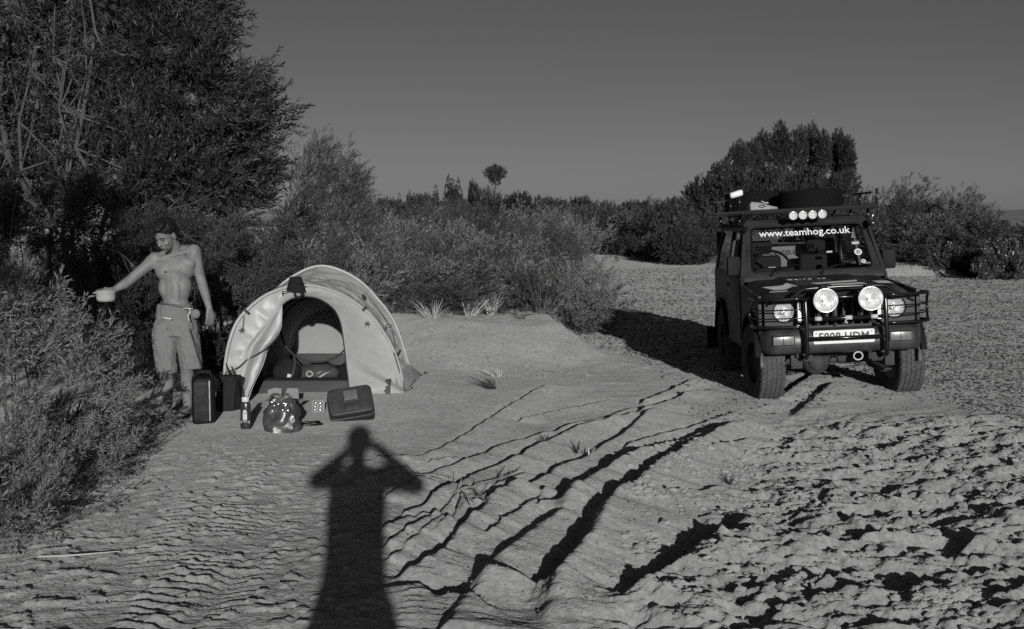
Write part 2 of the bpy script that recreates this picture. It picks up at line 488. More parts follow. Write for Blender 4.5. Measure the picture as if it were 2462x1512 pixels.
def detail(x, y):
    near = sstep(26, 12, y)
    # rough patches: cracked, flaky mud on the right, loosened ground bottom left; smooth silt between
    right = sstep(0.0, 0.55, x - 0.15 - 0.37 * (y - 4.4) + 0.35 * (fbm(x * 0.8, y * 0.8, 2) - 0.5)) * sstep(10.2, 8.4, y + 0.25 * x - 0.4)
    leftm = 0.24 * sstep(-0.55, -1.1, x + 0.3 * (fbm(x, y, 2) - 0.5)) * sstep(7.6, 6.0, y) 
    mid = sstep(5.9, 5.1, y) * sstep(-0.8, -0.2, x) * sstep(0.9, 0.3, x)
    rough = np.clip(right + 0.55 * leftm + 0.3 * mid, 0, 1)
    wx = x + 0.05 * (fbm(x * 6, y * 6, 2) - 0.5); wy = y + 0.05 * (fbm(x * 6 + 9, y * 6, 2) - 0.5)
    n1 = fbm(wx * 1.7 + 0.35 * wy, wy * 5.2 - 0.6 * wx, 4, gain=0.6)
    step = n1 * 7.0
    fl = np.floor(step); fr = step - fl
    terr = (fl + 0.25 * fr + 0.75 * sstep(0.86, 1.0, fr)) / 7.0                             # flakes: flat tops, abrupt edges
    n2 = np.abs(fbm(x * 7.5, y * 11, 3) - 0.5) * 2                       # billows
    n3 = fbm(x * 22, y * 26, 2)
    cr = fbm(wx * 4.2 + 31, wy * 9.0 - 1.2 * wx, 3)
    st2 = cr * 6; f2 = np.floor(st2); terr2 = (f2 + 0.2 * (st2 - f2) + 0.8 * sstep(0.86, 1.0, st2 - f2)) / 6
    c3 = fbm(wx * 10 + 57, wy * 19 - 2 * wx, 3, gain=0.6); st3 = c3 * 5; f3 = np.floor(st3); terr3 = (f3 + 0.15 * (st3 - f3) + 0.85 * sstep(0.8, 1.0, st3 - f3)) / 5
    h = rough * (0.085 * (terr - 0.5) + 0.090 * (terr2 - 0.5) + 0.048 * (terr3 - 0.5) - 0.016 * n2 + 0.012 * (n3 - 0.5)) * (0.55 + 0.45 * right)
    smooth = 1 - rough
    h += smooth * near * (0.010 * (fbm(x * 4, y * 4, 3) - 0.5) + 0.0028 * (fbm(x * 17, y * 17, 2) - 0.5))
    lf = sstep(-0.3, -0.9, x) * sstep(8.5, 7.2, y)
    h += lf * (0.020 * np.abs(fbm(x * 9, y * 9, 3) - 0.5) + 0.012 * sstep(0.60, 0.75, fbm(x * 14, y * 14, 2)))
    # pebbly unevenness further off
    h += near * sstep(8.5, 11, y) * 0.018 * (fbm(x * 6, y * 9, 3) - 0.5) * sstep(-0.2, 1.4, x)
    h += sstep(11, 14, y) * sstep(80, 40, y) * 0.05 * (fbm(x * 1.6, y * 1.6, 3) - 0.5)
    # wheels pressed in where the car stands
    return h * sstep(150, 60, y)

JEEP_O, JEEP_RZ, JEEP_ROLL = Vector((2.915, 10.17, 0.016)), R(-3.2), R(-2.9)
def height(x, y):
    x = np.asarray(x, np.float64); y = np.asarray(y, np.float64)
    shp = x.shape
    x = x.ravel(); y = y.ravel()
    damp = 1 - 0.85 * sstep(1.3, 0.5, np.abs(x + 1.8)) * sstep(1.9, 0.9, np.abs(y - 11.0))      # trodden flat under the tent
    h = macro(x, y) + (ruts(x, y) + tread(x, y) + detail(x, y)) * damp
    return h.reshape(shp)
def hz(x, y): return float(height(np.array([x]), np.array([y]))[0])
def on(x, y, dz=0.0): return Vector((x, y, hz(x, y) + dz))

def axis_points():
    xs = [0.0]; d = 0.0125
    while xs[-1] < 900:
        if xs[-1] > 2.6: d *= 1.022
        xs.append(xs[-1] + d)
    xs = np.array(xs)
    X = np.concatenate([-xs[:0:-1], xs])
    ys = [-60, -40, -25, -15, -10, -7, -5, -3.5, -2.2, -1.2, -0.4, 0.3, 0.9, 1.5, 2.0, 2.5, 2.9, 3.2, 3.5, 3.7, 3.85, 4.0, 4.1]
    while ys[-1] < 2500:
        y = ys[-1]
        ys.append(y + 0.0115 * max(1.0, (y / 4.6)) ** 1.35)
    return X, np.array(ys)
gX, gY = axis_points()
GX, GY = np.meshgrid(gX, gY)
GZ = height(GX, GY)
nx_, ny_ = len(gX), len(gY)
idx = np.arange(nx_ * ny_).reshape(ny_, nx_)
quads = np.stack([idx[:-1, :-1], idx[:-1, 1:], idx[1:, 1:], idx[1:, :-1]], -1).reshape(-1, 4)
print('GROUND', nx_, ny_, len(quads))
ground = link('ground', np_mesh('ground', np.stack([GX, GY, GZ], -1).reshape(-1, 3), [quads], M_sand, smooth=True))
tag(ground, kind='structure')

# stones: a few low-poly lumps, thousands of copies in one mesh
def lump(nsub, seed, flat=0.6):
    r = np.random.default_rng(seed)
    bm = bmesh.new()
    bmesh.ops.create_icosphere(bm, subdivisions=nsub, radius=1.0)
    for v in bm.verts:
        v.co *= 1 + 0.35 * (r.random() - 0.5)
        v.co.x *= 1.15; v.co.z *= flat
    V = np.array([v.co[:] for v in bm.verts]); F = np.array([[v.index for v in f.verts] for f in bm.faces])
    bm.free()
    return V, F
def rand_rot(n, r, tilt=0.5):
    a = r.random(n) * 2 * np.pi
    c, s = np.cos(a), np.sin(a)
    Rz = np.zeros((n, 3, 3)); Rz[:, 0, 0] = c; Rz[:, 0, 1] = -s; Rz[:, 1, 0] = s; Rz[:, 1, 1] = c; Rz[:, 2, 2] = 1
    b = (r.random(n) - 0.5) * 2 * tilt
    c, s = np.cos(b), np.sin(b)
    Rx = np.zeros((n, 3, 3)); Rx[:, 0, 0] = 1; Rx[:, 1, 1] = c; Rx[:, 1, 2] = -s; Rx[:, 2, 1] = s; Rx[:, 2, 2] = c
    return Rz @ Rx
def scatter(tmpl, Rm, sc, P):
    """Copies of a template mesh joined into one: rotation matrices, scales, places."""
    V, F = tmpl
    n = len(P)
    W = np.einsum('nij,vj->nvi', Rm, V) * np.asarray(sc).reshape(n, 1, -1) + np.asarray(P)[:, None, :]
    Fs = (F[None] + (np.arange(n) * len(V))[:, None, None]).reshape(-1, F.shape[1])
    return W.reshape(-1, 3), Fs
def join(parts):
    V, F, b = [], [], 0
    for v, f in parts:
        V.append(v); F.append(f + b); b += len(v)
    return np.concatenate(V), np.concatenate(F)
def stones(name, n, xy, size, seed, mt, nsub=0, sink=0.3, flat=0.6):
    r = np.random.default_rng(seed)
    x, y = xy
    parts = []
    z = height(x, y)
    for k in range(4):
        sel = np.arange(len(x)) % 4 == k
        m = sel.sum()
        V, F = lump(max(nsub, 1), seed * 10 + k, flat)
        if nsub == 0:                                   # octahedron-like, 8 faces
            V = np.array([(1.1, 0, 0), (-1, .2, 0), (0, .9, .1), (.1, -.9, 0), (.1, 0, flat), (0, 0, -flat)]) * (1 + 0.25 * (r.random((6, 1)) - .5))
            F = np.array([(0, 2, 4), (2, 1, 4), (1, 3, 4), (3, 0, 4), (2, 0, 5), (1, 2, 5), (3, 1, 5), (0, 3, 5)])
        s = size(r, m, x[sel], y[sel])
        P = np.stack([x[sel], y[sel], z[sel] + s * (flat - 2 * flat * sink * 0.5 - 0.15)], -1)
        parts.append(scatter((V, F), rand_rot(m, r), s[:, None], P))
    V, F = join(parts)
    return link(name, np_mesh(name, V, [F], mt, smooth=False))
def in_view(n, y0, y1, r, u0=-0.47, u1=0.47, p=1.0):
    y = y0 * (y1 / y0) ** (r.random(n) ** p)
    return (u0 + (u1 - u0) * r.random(n)) * y, y

r_ = np.random.default_rng(21)
x_, y_ = in_view(60000, 8.0, 42, r_, 0.05, 0.50)
keep = (y_ > 9.2 + 1.0 * (fbm(x_ * 0.7, y_ * 0.7, 2) - 0.5) * 2 - 0.35 * np.clip(x_ - 3.4, 0, 2)) & (r_.random(len(x_)) < 0.15 + 0.85 * np.clip(sstep(3.3, 4.3, x_) * sstep(17, 11, y_) + sstep(11.5, 14, y_) * 0.75 + 0.5 * sstep(0.45, 0.6, fbm(x_ * 0.6, y_ * 0.5, 2)), 0, 1))
keep &= ~((x_ < 1.5 + 0.05 * np.maximum(y_ - 15, 0)) & (y_ < 18) & (x_ < 1.3 - 0.3 * (y_ - 12.8) + 0.4))
tag(stones('gravel', 0, (x_[keep], y_[keep]), lambda r, m, x, y: (0.007 + 0.014 * r.random(m) ** 2.5) * (1 + 0.045 * (y - 9)), 5, M_gravel, sink=0.4), 'loose grey river gravel spread over the dry bed around the car', 'gravel', kind='stuff')
x_, y_ = in_view(9000, 4.4, 12, r_, -0.47, 0.47)
keep = ~((np.abs(x_ + 1.8) < 1.0) & (np.abs(y_ - 11) < 1.6))
tag(stones('pebbles', 0, (x_[keep], y_[keep]), lambda r, m, x, y: 0.002 + 0.008 * r.random(m) ** 3, 6, M_grit), 'small crumbs of dry silt and grit strewn over the sand', 'grit', kind='stuff')
# crumbled mud, too many to count
x_, y_ = in_view(9000, 4.4, 8.6, r_, -0.1, 0.48, 1.2)
keep = (fbm(x_ * 1.3, y_ * 1.9, 3) > 0.47) & (x_ > 0.5 + 0.12 * (y_ - 5))
tag(stones('mud_crumbs', 0, (x_[keep], y_[keep]), lambda r, m, x, y: 0.005 + 0.022 * r.random(m) ** 3, 8, M_clod, nsub=1, flat=0.4), 'crumbled flakes of dried mud lying in the ruts', 'mud', kind='stuff')
# the larger lumps that can be picked out one by one: pieces of the ground
clod_me = [np_mesh('mud_clod', *[(a, [b]) for a, b in [lump(2, 400 + k, 0.55)]][0], M_clod, smooth=False) for k in range(5)]
clod_px = [(360, 1350, 45), (1280, 1370, 40), (1120, 1370, 62), (940, 1310, 55), (640, 1150, 50), (870, 1010, 60), (1000, 1020, 55), (340, 940, 75), (200, 1090, 55), (250, 910, 30), (2360, 1360, 50),
           (2000, 1070, 55), (1700, 1280, 60), (1290, 1020, 32), (960, 875, 30), (1330, 850, 70), (1850, 1340, 70), (620, 1280, 60), (800, 1240, 45), (190, 800, 40), (1550, 1410, 60), (1420, 1090, 45), (2230, 1420, 60),
           (1960, 1210, 45), (1180, 430, 40), (1810, 450, 45), (1700, 760, 40), (2100, 770, 35), (2250, 1220, 40), (60, 1240, 45), (480, 1440, 50), (760, 1420, 40), (2060, 1480, 60), (1480, 1330, 45), (1620, 1180, 40), (1130, 1220, 40)]
for k, (a, b, w) in enumerate(clod_px):
    (px, py), = C8([(a, b)])
    p = gp(px, py + 4)
    s = w / 2.277 * 0.9666 / FPX * p.y * 0.55
    o = link('mud_clod', clod_me[k % 5], ground)
    o.scale = (s * 1.1, s, s * 0.9)
    o.rotation_euler = (random.uniform(-.35, .35), random.uniform(-.3, .3), random.uniform(0, 6.28))
    o.location = on(p.x, p.y, s * 0.18)

# far hills
def hill(name, x0, x1, Y, top, seed):
    n = 60
    Vs, Fs = [], []
    for i in range(n + 1):
        t = i / n; x = x0 + (x1 - x0) * t
        h = top * math.sin(math.pi * t) ** 0.8 * (0.8 + 0.4 * float(fbm(np.array([x * 0.006]), np.array([seed]), 3)[0]))
        for j, (dy, f) in enumerate([(-260, 0), (-160, 0.35), (-70, 0.8), (0, 1.0), (200, 0.5), (400, 0)]):
            Vs.append((x, Y + dy + 30 * math.sin(i * 0.9 + j), h * f - (2 if f == 0 else 0)))
    for i in range(n):
        for j in range(5): Fs.append((i * 6 + j, i * 6 + j + 1, (i + 1) * 6 + j + 1, (i + 1) * 6 + j))
    o = link(name, np_mesh(name, np.array(Vs), [np.array(Fs)[:, ::-1]], M_hill, smooth=True))
    return tag(o, kind='structure')
hill('hill', 330, 1250, 1500, 24, 3.0)
hill('hill', -700, 420, 1700, 13, 8.0)
hill('hill', 60, 420, 1100, 14, 5.0)
# ------------------------------------------------------------------ plants
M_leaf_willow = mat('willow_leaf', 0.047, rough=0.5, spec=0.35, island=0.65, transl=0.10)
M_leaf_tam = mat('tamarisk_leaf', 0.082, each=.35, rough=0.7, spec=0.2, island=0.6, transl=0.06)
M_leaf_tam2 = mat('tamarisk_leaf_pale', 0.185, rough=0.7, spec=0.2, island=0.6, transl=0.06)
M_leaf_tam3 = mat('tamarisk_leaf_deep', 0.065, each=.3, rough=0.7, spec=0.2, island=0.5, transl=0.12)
M_leaf_dark = mat('dark_leaf', 0.042, each=.3, rough=0.6, spec=0.25, island=0.5, transl=0.2)
M_bark = mat('pale_bark', 0.09, rough=0.9, spec=0.1, var=0.35, vscale=9)
M_bark_dark = mat('grey_bark', 0.06, rough=0.9, spec=0.1, var=0.3, vscale=12)
M_straw = mat('dry_straw', 0.50, rough=0.8, spec=0.2, island=0.4)
M_twig = mat('dark_twig', 0.05, rough=0.9, spec=0.1)

def tri_leaf(p, d, up, ln, w):
    """A slim leaf as two triangles folded along its midrib."""
    s = np.cross(d, up); s /= np.linalg.norm(s) + 1e-9
    nrm = np.cross(s, d)
    m = p + d * ln * 0.45
    return [p, m + s * w * .5 + nrm * w * .15, p + d * ln, m - s * w * .5 + nrm * w * .15], [(0, 1, 2), (0, 2, 3)]
def shoot(seed, ln=0.45, n=22, leaf=0.085, w=0.016, ang=0.7, droop=0.15, stem=0.004):
    """A willow-like shoot growing along +x: a thin stem with alternate slim leaves."""
    r = np.random.default_rng(seed)
    V, F = [], []
    def P(t): return np.array([t * ln, 0.06 * ln * math.sin(t * 3 + seed), -droop * ln * t * t])
    K = 4
    for i in range(K + 1):
        p = P(i / K); q = stem * (1 - 0.7 * i / K)
        V += [p + (0, q, 0), p + (0, -q * .5, q * .87), p + (0, -q * .5, -q * .87)]
    for i in range(K):
        for k in range(3):
            a, b = i * 3 + k, i * 3 + (k + 1) % 3
            F += [(a, b, b + 3), (a, b + 3, a + 3)]
    for i in range(n):
        t = 0.12 + 0.88 * (i + r.random() * .5) / n
        phi = i * 2.4 + r.random()
        out = np.array([0, math.cos(phi), math.sin(phi)])
        a = ang * (0.6 + 0.7 * r.random())
        d = np.array([math.cos(a), 0, 0]) + out * math.sin(a)
        up = np.cross(d, np.cross(np.array([0, 0, 1.0]) + 0.8 * (r.random(3) - .5), d))
        v, f = tri_leaf(P(t), d / np.linalg.norm(d), up / (np.linalg.norm(up) + 1e-9), leaf * (0.65 + 0.6 * r.random()), w)
        b = len(V); V += v; F += [tuple(b + k for k in q) for q in f]
    return np.array(V), np.array(F)
def plume(seed, ln=0.30, nb=9, nn=5, blen=0.10, w=0.007, needle=0.028):
    """A feathery tamarisk spray growing along +x: side twigs each set with short scale-like needles (single triangles)."""
    r = np.random.default_rng(seed)
    V, F = [], []
    def tri(p, d, l, wd):
        s = np.cross(d, r.random(3) - .5); s /= np.linalg.norm(s) + 1e-9
        b = len(V); V.extend([p - s * wd * .5, p + s * wd * .5, p + d * l]); F.append((b, b + 1, b + 2))
    def P(t): return np.array([t * ln, 0.05 * ln * math.sin(t * 2.5 + seed), 0.10 * ln * math.sin(t * 3.0)])
    for i in range(3):
        a, b_ = P(i / 3), P((i + 1) / 3); d = b_ - a; tri(a, d / np.linalg.norm(d), np.linalg.norm(d) * 1.05, 0.005)
    for i in range(nb):
        t = 0.15 + 0.85 * (i + r.random() * .6) / nb
        phi = r.random() * 6.283
        a = 0.45 + 0.45 * r.random()
        d = np.array([math.cos(a), math.sin(a) * math.cos(phi), math.sin(a) * math.sin(phi)])
        bl = blen * (1.15 - 0.75 * t) * (0.7 + 0.6 * r.random())
        p0 = P(t)
        tri(p0, d, bl, 0.004)
        for k in range(nn):
            q = p0 + d * bl * (0.2 + 0.8 * (k + r.random() * .5) / nn)
            e = d + 0.75 * (r.random(3) - .5) * 1.6; e /= np.linalg.norm(e)
            tri(q, e, needle * (0.7 + 0.6 * r.random()), w)
    return np.array(V), np.array(F)
def basis(d, roll):
    """Rotation matrices that send +x to the directions d, rolled about them."""
    d = d / (np.linalg.norm(d, axis=1, keepdims=True) + 1e-9)
    up = np.tile(np.array([0, 0, 1.0]), (len(d), 1)); up[np.abs(d[:, 2]) > .95] = (1, 0, 0)
    s = np.cross(up, d); s /= np.linalg.norm(s, axis=1, keepdims=True)
    u = np.cross(d, s)
    c, sn = np.cos(roll)[:, None], np.sin(roll)[:, None]
    return np.stack([d, s * c + u * sn, -s * sn + u * c], -1)
def sprays(tmpls, P, D, S, r):
    parts = []
    k = len(tmpls)
    for i, t in enumerate(tmpls):
        sel = np.arange(i, len(P), k)
        if not len(sel): continue
        parts.append(scatter(t, basis(D[sel], r.random(len(sel)) * 6.283), S[sel][:, None], P[sel]))
    return join(parts)
def limb_mesh(name, paths, mt, n=6):
    b = MB()
    for pts, r0, r1 in paths:
        K = len(pts)
        b.tube(pts, [r0 + (r1 - r0) * i / (K - 1) for i in range(K)], n=n)
    return b.mesh(name, mt, 60, weld=False)
def wander(p, d, ln, K, r, wob=0.12, lift=0.0):
    p = np.array(p, float); d = np.array(d, float); d /= np.linalg.norm(d)
    out = [p.copy()]
    for i in range(K):
        d = d + (r.random(3) - .5) * wob * 2 + np.array([0, 0, lift]); d /= np.linalg.norm(d)
        p = p + d * ln / K
        out.append(p.copy())
    return out
SHOOT = [shoot(k, n=17, leaf=.105, w=.026, ang=.6) for k in range(4)]
PLUME_NEAR = [plume(k + 30, ln=.26, nb=12, nn=6, blen=.10, w=.0085, needle=.030) for k in range(4)]
SHOOT_LO = [shoot(k + 10, n=11, leaf=0.19, w=0.060, ln=0.5, stem=0.006) for k in range(3)]
SHOOT_FAR = [shoot(k + 20, n=8, leaf=0.40, w=0.14, ln=0.7, stem=0.012, ang=0.6) for k in range(3)]
PLUME = [plume(k) for k in range(4)]
PLUME_MID = [plume(k + 8, nb=7, nn=3, w=0.012, needle=0.045) for k in range(3)]
PLUME_FAR = [plume(k + 16, nb=6, nn=2, w=0.030, needle=0.09, blen=0.14) for k in range(3)]
WIND = np.array([0.55, 0.1, 0.12])

def clump_crown(r, centres, radii, n, shell=0.55):
    """Points in a union of uneven ellipsoids, thicker towards the skin, with the outward direction."""
    w = np.array([a[0] * a[1] * a[2] for a in radii]) ** 0.75; w /= w.sum()
    c = r.choice(len(centres), n, p=w)
    d = r.normal(size=(n, 3)); d /= np.linalg.norm(d, axis=1, keepdims=True)
    rad = shell + (1 - shell) * r.random(n) ** 0.6
    rad *= 0.80 + 0.36 * fbm(d[:, 0] * 2.5 + c * 3.1, d[:, 2] * 2.5 + d[:, 1], 3)
    P = np.array(centres)[c] + d * rad[:, None] * np.array(radii)[c]
    return P, d

def bundles(r, P, D, k, spread, along):
    """Gathers the sprays into bunches along short branches, leaving dark gaps between."""
    if k <= 1: return P, D
    m = len(P) // k
    sel = r.choice(len(P), m, replace=False)
    d = D[sel] / (np.linalg.norm(D[sel], axis=1, keepdims=True) + 1e-9)
    t = r.random((m, k, 1))
    Q = P[sel][:, None, :] + d[:, None, :] * (t - .5) * along + r.normal(size=(m, k, 3)) * spread * (0.35 + .65 * (1 - t))
    E = np.repeat(d[:, None, :], k, 1) + r.normal(size=(m, k, 3)) * 0.33
    return Q.reshape(-1, 3), E.reshape(-1, 3)

def make_tree(name, loc, label, cat, trunks, centres, radii, n, tmpl, leaf_m, bark_m, seed, size=1.0, wind=1.0, up=0.35, group=None, shell=0.5, limb_r=0.02, nlimb=10, bunch=1, bspread=.12):
    """trunks: list of (base offset, top offset, radius). Everything is relative to loc."""
    r = np.random.default_rng(seed)
    root = empty(name, loc, 0, label, cat, group)
    P, D = clump_crown(r, centres, radii, n, shell)
    D = D * 0.75 + np.array([0, 0, up]) + WIND * wind + (r.random((n, 3)) - .5) * 0.7
    P, D = bundles(r, P, D, bunch, bspread, bspread * 4)
    ok = P[:, 2] > 0.02
    V, F = sprays(tmpl, P[ok], D[ok], size * (0.7 + 0.6 * r.random(ok.sum())), r)
    link('crown', np_mesh('crown', V, [F], leaf_m), root)
    paths = []
    for b, t, rad in trunks:
        b, t = np.array(b, float), np.array(t, float)
        path = [b + (t - b) * f + np.array([r.random() - .5, r.random() - .5, 0]) * 0.10 * np.linalg.norm(t - b) * math.sin(math.pi * f) for f in np.linspace(0, 1, 7)]
        path[0][2] -= 0.15
        paths.append((path, rad, rad * 0.35))
        for k in range(nlimb):
            i = r.integers(2, 6)
            q = path[i]
            c = centres[r.integers(len(centres))]
            tip = np.array(c) + (r.random(3) - .5) * np.array(radii[0]) * 1.2
            d = tip - q
            ln = np.linalg.norm(d) * (0.6 + .4 * r.random())
            paths.append((wander(q, d, ln, 5, r, 0.10), limb_r * (0.6 + .6 * r.random()), limb_r * 0.2))
    link('trunk', limb_mesh('trunk', paths, bark_m), root)
    return root

def make_shrub(name, loc, label, cat, w, d, h, n, tmpl, leaf_m, seed, size=1.0, wind=1.0, group=None, stems=9, bark_m=None, lean=0.0, bunch=14):
    """A many-stemmed shrub: rods fan out from the foot, sprays cover an uneven dome."""
    r = np.random.default_rng(seed)
    root = empty(name, loc, 0, label, cat, group)
    k = max(5, int(7 * w / max(h, 0.3)))
    cs, rs = [], []
    for i in range(k):
        a = r.random() * 6.283; q = math.sqrt(r.random())
        x, y = w * .36 * q * math.cos(a), d * .36 * q * math.sin(a)
        hh = h * (0.5 + 0.42 * r.random()) * (1 - 0.35 * q)
        cs.append((x + lean * hh, y, hh * .55)); rs.append((w * (.18 + .10 * r.random()), d * (.18 + .10 * r.random()), hh * .55))
    P, D = clump_crown(r, cs, rs, n, 0.55)
    D = D * 0.7 + np.array([0, 0, 0.55]) + WIND * wind + (r.random((n, 3)) - .5) * 0.6
    P, D = bundles(r, P, D, bunch, .085 * h, .40 * h)
    ok = P[:, 2] > -0.02
    V, F = sprays(tmpl, P[ok], D[ok], size * (0.65 + 0.7 * r.random(ok.sum())), r)
    link('foliage', np_mesh('foliage', V, [F], leaf_m), root)
    paths = []
    for i in range(stems):
        c = cs[i % k]
        tip = np.array(c) + np.array([(r.random() - .5) * w * .2, (r.random() - .5) * d * .2, rs[i % k][2] * .6])
        b = np.array([(r.random() - .5) * w * .2, (r.random() - .5) * d * .2, -0.08])
        paths.append((wander(b, tip - b, np.linalg.norm(tip - b), 5, r, 0.10), 0.008 + 0.006 * h * r.random(), 0.003))
    link('stem', limb_mesh('stem', paths, bark_m or M_bark_dark, 5), root)
    return root
def copy_thing(src, loc, rz, sc, label, group=None):
    r = src.copy(); col.objects.link(r)
    r.location = loc; r.rotation_euler = (0, 0, rz); r.scale = sc if hasattr(sc, '__len__') else (sc, sc, sc)
    r['label'] = label
    if group: r['group'] = group
    for ch in src.children:
        c = ch.copy(); col.objects.link(c); c.parent = r
    return r
def foot(px, Y):                                    # the ground under that image column, Y metres away
    x = (px - 1230.5) / FPX * Y
    return on(x, Y, -0.03)

ORD = 'first second third fourth fifth sixth seventh eighth ninth tenth eleventh twelfth thirteenth fourteenth fifteenth sixteenth seventeenth eighteenth nineteenth twentieth twenty-first twenty-second twenty-third twenty-fourth twenty-fifth twenty-sixth twenty-seventh twenty-eighth'.split()
def nth(lst, k, sel=lambda e: True):
    return ORD[sorted([e[0] for e in lst if sel(e)]).index(lst[k][0])]
# --- far trees: poplars and round-crowned trees on the skyline
def poplar_proto(name, seed, h=10.0, w=1.1, bare=0.15, label='', cat='tree', group=None, n=760):
    cs = [(0.05 * h * f * 0.2, 0, h * (bare + (1 - bare) * f)) for f in (0.12, 0.3, 0.48, 0.66, 0.84)]
    rs = [(w * q, w * q, h * 0.16) for q in (0.8, 1.0, 0.95, 0.7, 0.35)]
    return make_tree(name, (0, 0, 0), label, cat, [((0, 0, 0), (0.02 * h, 0, h * .9), 0.014 * h)], cs, rs, n, SHOOT_FAR, M_leaf_dark, M_bark, seed, size=0.5, wind=0.2, up=1.5, group=group, limb_r=0.03, nlimb=3)
def round_proto(name, seed, h=8.0, w=3.0, bare=0.35, label='', group=None, n=900, flat=0.5):
    r = np.random.default_rng(seed)
    cs = [((r.random() - .5) * w, (r.random() - .5) * w, h * (bare + (1 - bare) * (0.25 + 0.5 * r.random()))) for k in range(7)]
    rs = [(w * (.28 + .14 * r.random()),) * 2 + (h * (1 - bare) * .26,) for k in range(7)]
    return make_tree(name, (0, 0, 0), label, 'tree', [((0, 0, 0), (0, 0, h * .7), 0.02 * h)], cs, rs, n, SHOOT_FAR, M_leaf_dark, M_bark, seed, size=0.75, wind=0.35, up=0.5, group=group, limb_r=0.05, nlimb=4)

SKY_G = 'poplars standing up from the far treeline'
# (column, tree top row, distance, width factor)
pops = [(1047, 442, 150, .8, 'small slim poplar a little apart from the tall group on the far treeline'),
        (1078, 418, 150, .95, 'tall slim poplar, first of the close group of three on the far treeline'),
        (1090, 426, 152, .9, 'tall slim poplar in the middle of the close group of three on the far treeline'),
        (1102, 424, 150, .9, 'tall slim poplar of the group of three nearest the tree with the ball crown'),
        (1022, 462, 160, .6, 'short slim poplar poking just above the far bushes'),
        (985, 456, 160, .7, 'short pointed poplar beyond the tip of the wind-blown willow'),
        (962, 462, 158, .6, 'lowest pointed poplar beside the wind-blown willow'),
        (1235, 462, 150, .7, 'short poplar just right of the ball-crowned tree'),
        (1254, 466, 152, .6, 'second short poplar past the ball-crowned tree'),
        (1288, 476, 156, .6, 'last small poplar before the treeline drops'),
        (1272, 470, 150, .65, 'third short poplar past the ball-crowned tree'),
        (1172, 445, 150, .9, 'bushy poplar close against the ball-crowned tree')]
pp = [poplar_proto('poplar_tree', 50 + k, 10, 0.85 + 0.12 * k, label='x', group=SKY_G) for k in range(2)]
for k, (px, py, Y, wf, lab) in enumerate(pops):
    f = foot(px, Y); top = at(px, py, Y).z - f.z
    src = pp[k % 2]
    if k < 2:
        o = src; o['label'] = lab; o.location = f; o.scale = (wf * 0.85, wf * 0.85, top / 10.4)
    else:
        copy_thing(src, f, random.uniform(0, 6.28), (wf * 0.85, wf * 0.85, top / 10.4), lab)
# the lone tree with a ball crown on a bare pale trunk
f = foot(1184, 150); top = at(1190, 397, 150).z - f.z; r0 = 150 * 23 / 2700
make_tree('ball_crowned_tree', f, 'lone tree with a ball-shaped crown on a bare pale trunk above the treeline', 'tree',
          [((0, 0, 0), (0.35, 0, top - r0 * 1.2), 0.16)], [(.35, 0, top - r0 * .75), (0.2, 0, top - r0 * 1.3), (.35 + r0 * .55, 0, top - r0 * .85), (.35 - r0 * .6, 0, top - r0 * .95), (.38, 0, top - r0 * 1.85), (.55, .2, top - r0 * 1.5)],
          [(r0 * .62, r0 * .6, r0 * .62), (r0 * .55,) * 3, (r0 * .5, r0 * .5, r0 * .55), (r0 * .5, r0 * .5, r0 * .6), (r0 * .36,) * 3, (r0 * .45,) * 3], 620, SHOOT_FAR, M_leaf_dark, M_bark, 91, size=0.5, wind=0.2, up=0.8, limb_r=0.05, nlimb=5)

FAR_G = 'dark round bushes along the far treeline'
rp = [round_proto('far_bush', 70 + k, 4.0, 5.0, 0.02, 'x', FAR_G, 800) for k in range(3)]
far_b = [(925, 485, 120), (955, 484, 118), (985, 476, 116), (1015, 472, 120), (1045, 476, 118), (1066, 486, 124), (1122, 455, 120), (1146, 446, 126), (1160, 470, 120), (1200, 482, 122), (1225, 470, 118), (1262, 478, 120), (1300, 490, 118),
         (1330, 484, 110), (1352, 486, 112), (1385, 478, 105), (1400, 484, 105), (1430, 498, 100), (1460, 488, 95), (1500, 492, 95), (1545, 490, 92), (1590, 492, 90), (1640, 484, 95), (1676, 478, 92), (900, 496, 110), (870, 500, 110), (2380, 532, 95), (2430, 540, 90), (2300, 520, 90), (2240, 500, 95), (2140, 500, 95)]
for k, (px, py, Y) in enumerate(far_b):
    f = foot(px, Y); top = at(px, py, Y).z - f.z
    lab = (nth(far_b, k, lambda e: e[0] < 1700) + ' dark round bush along the far treeline, counted from the wind-blown willow') if px < 1700 else (nth(far_b, k, lambda e: e[0] > 1700) + ' dark round bush on the skyline, counted from the car')
    sc = ((0.30 if py < 460 else 0.5) + 0.3 * random.random(), 0.7, top / 3.9)
    if k < 3:
        o = rp[k]; o['label'] = lab; o.location = f; o.scale = sc
    else: copy_thing(rp[k % 3], f, random.uniform(0, 6.28), sc, lab)

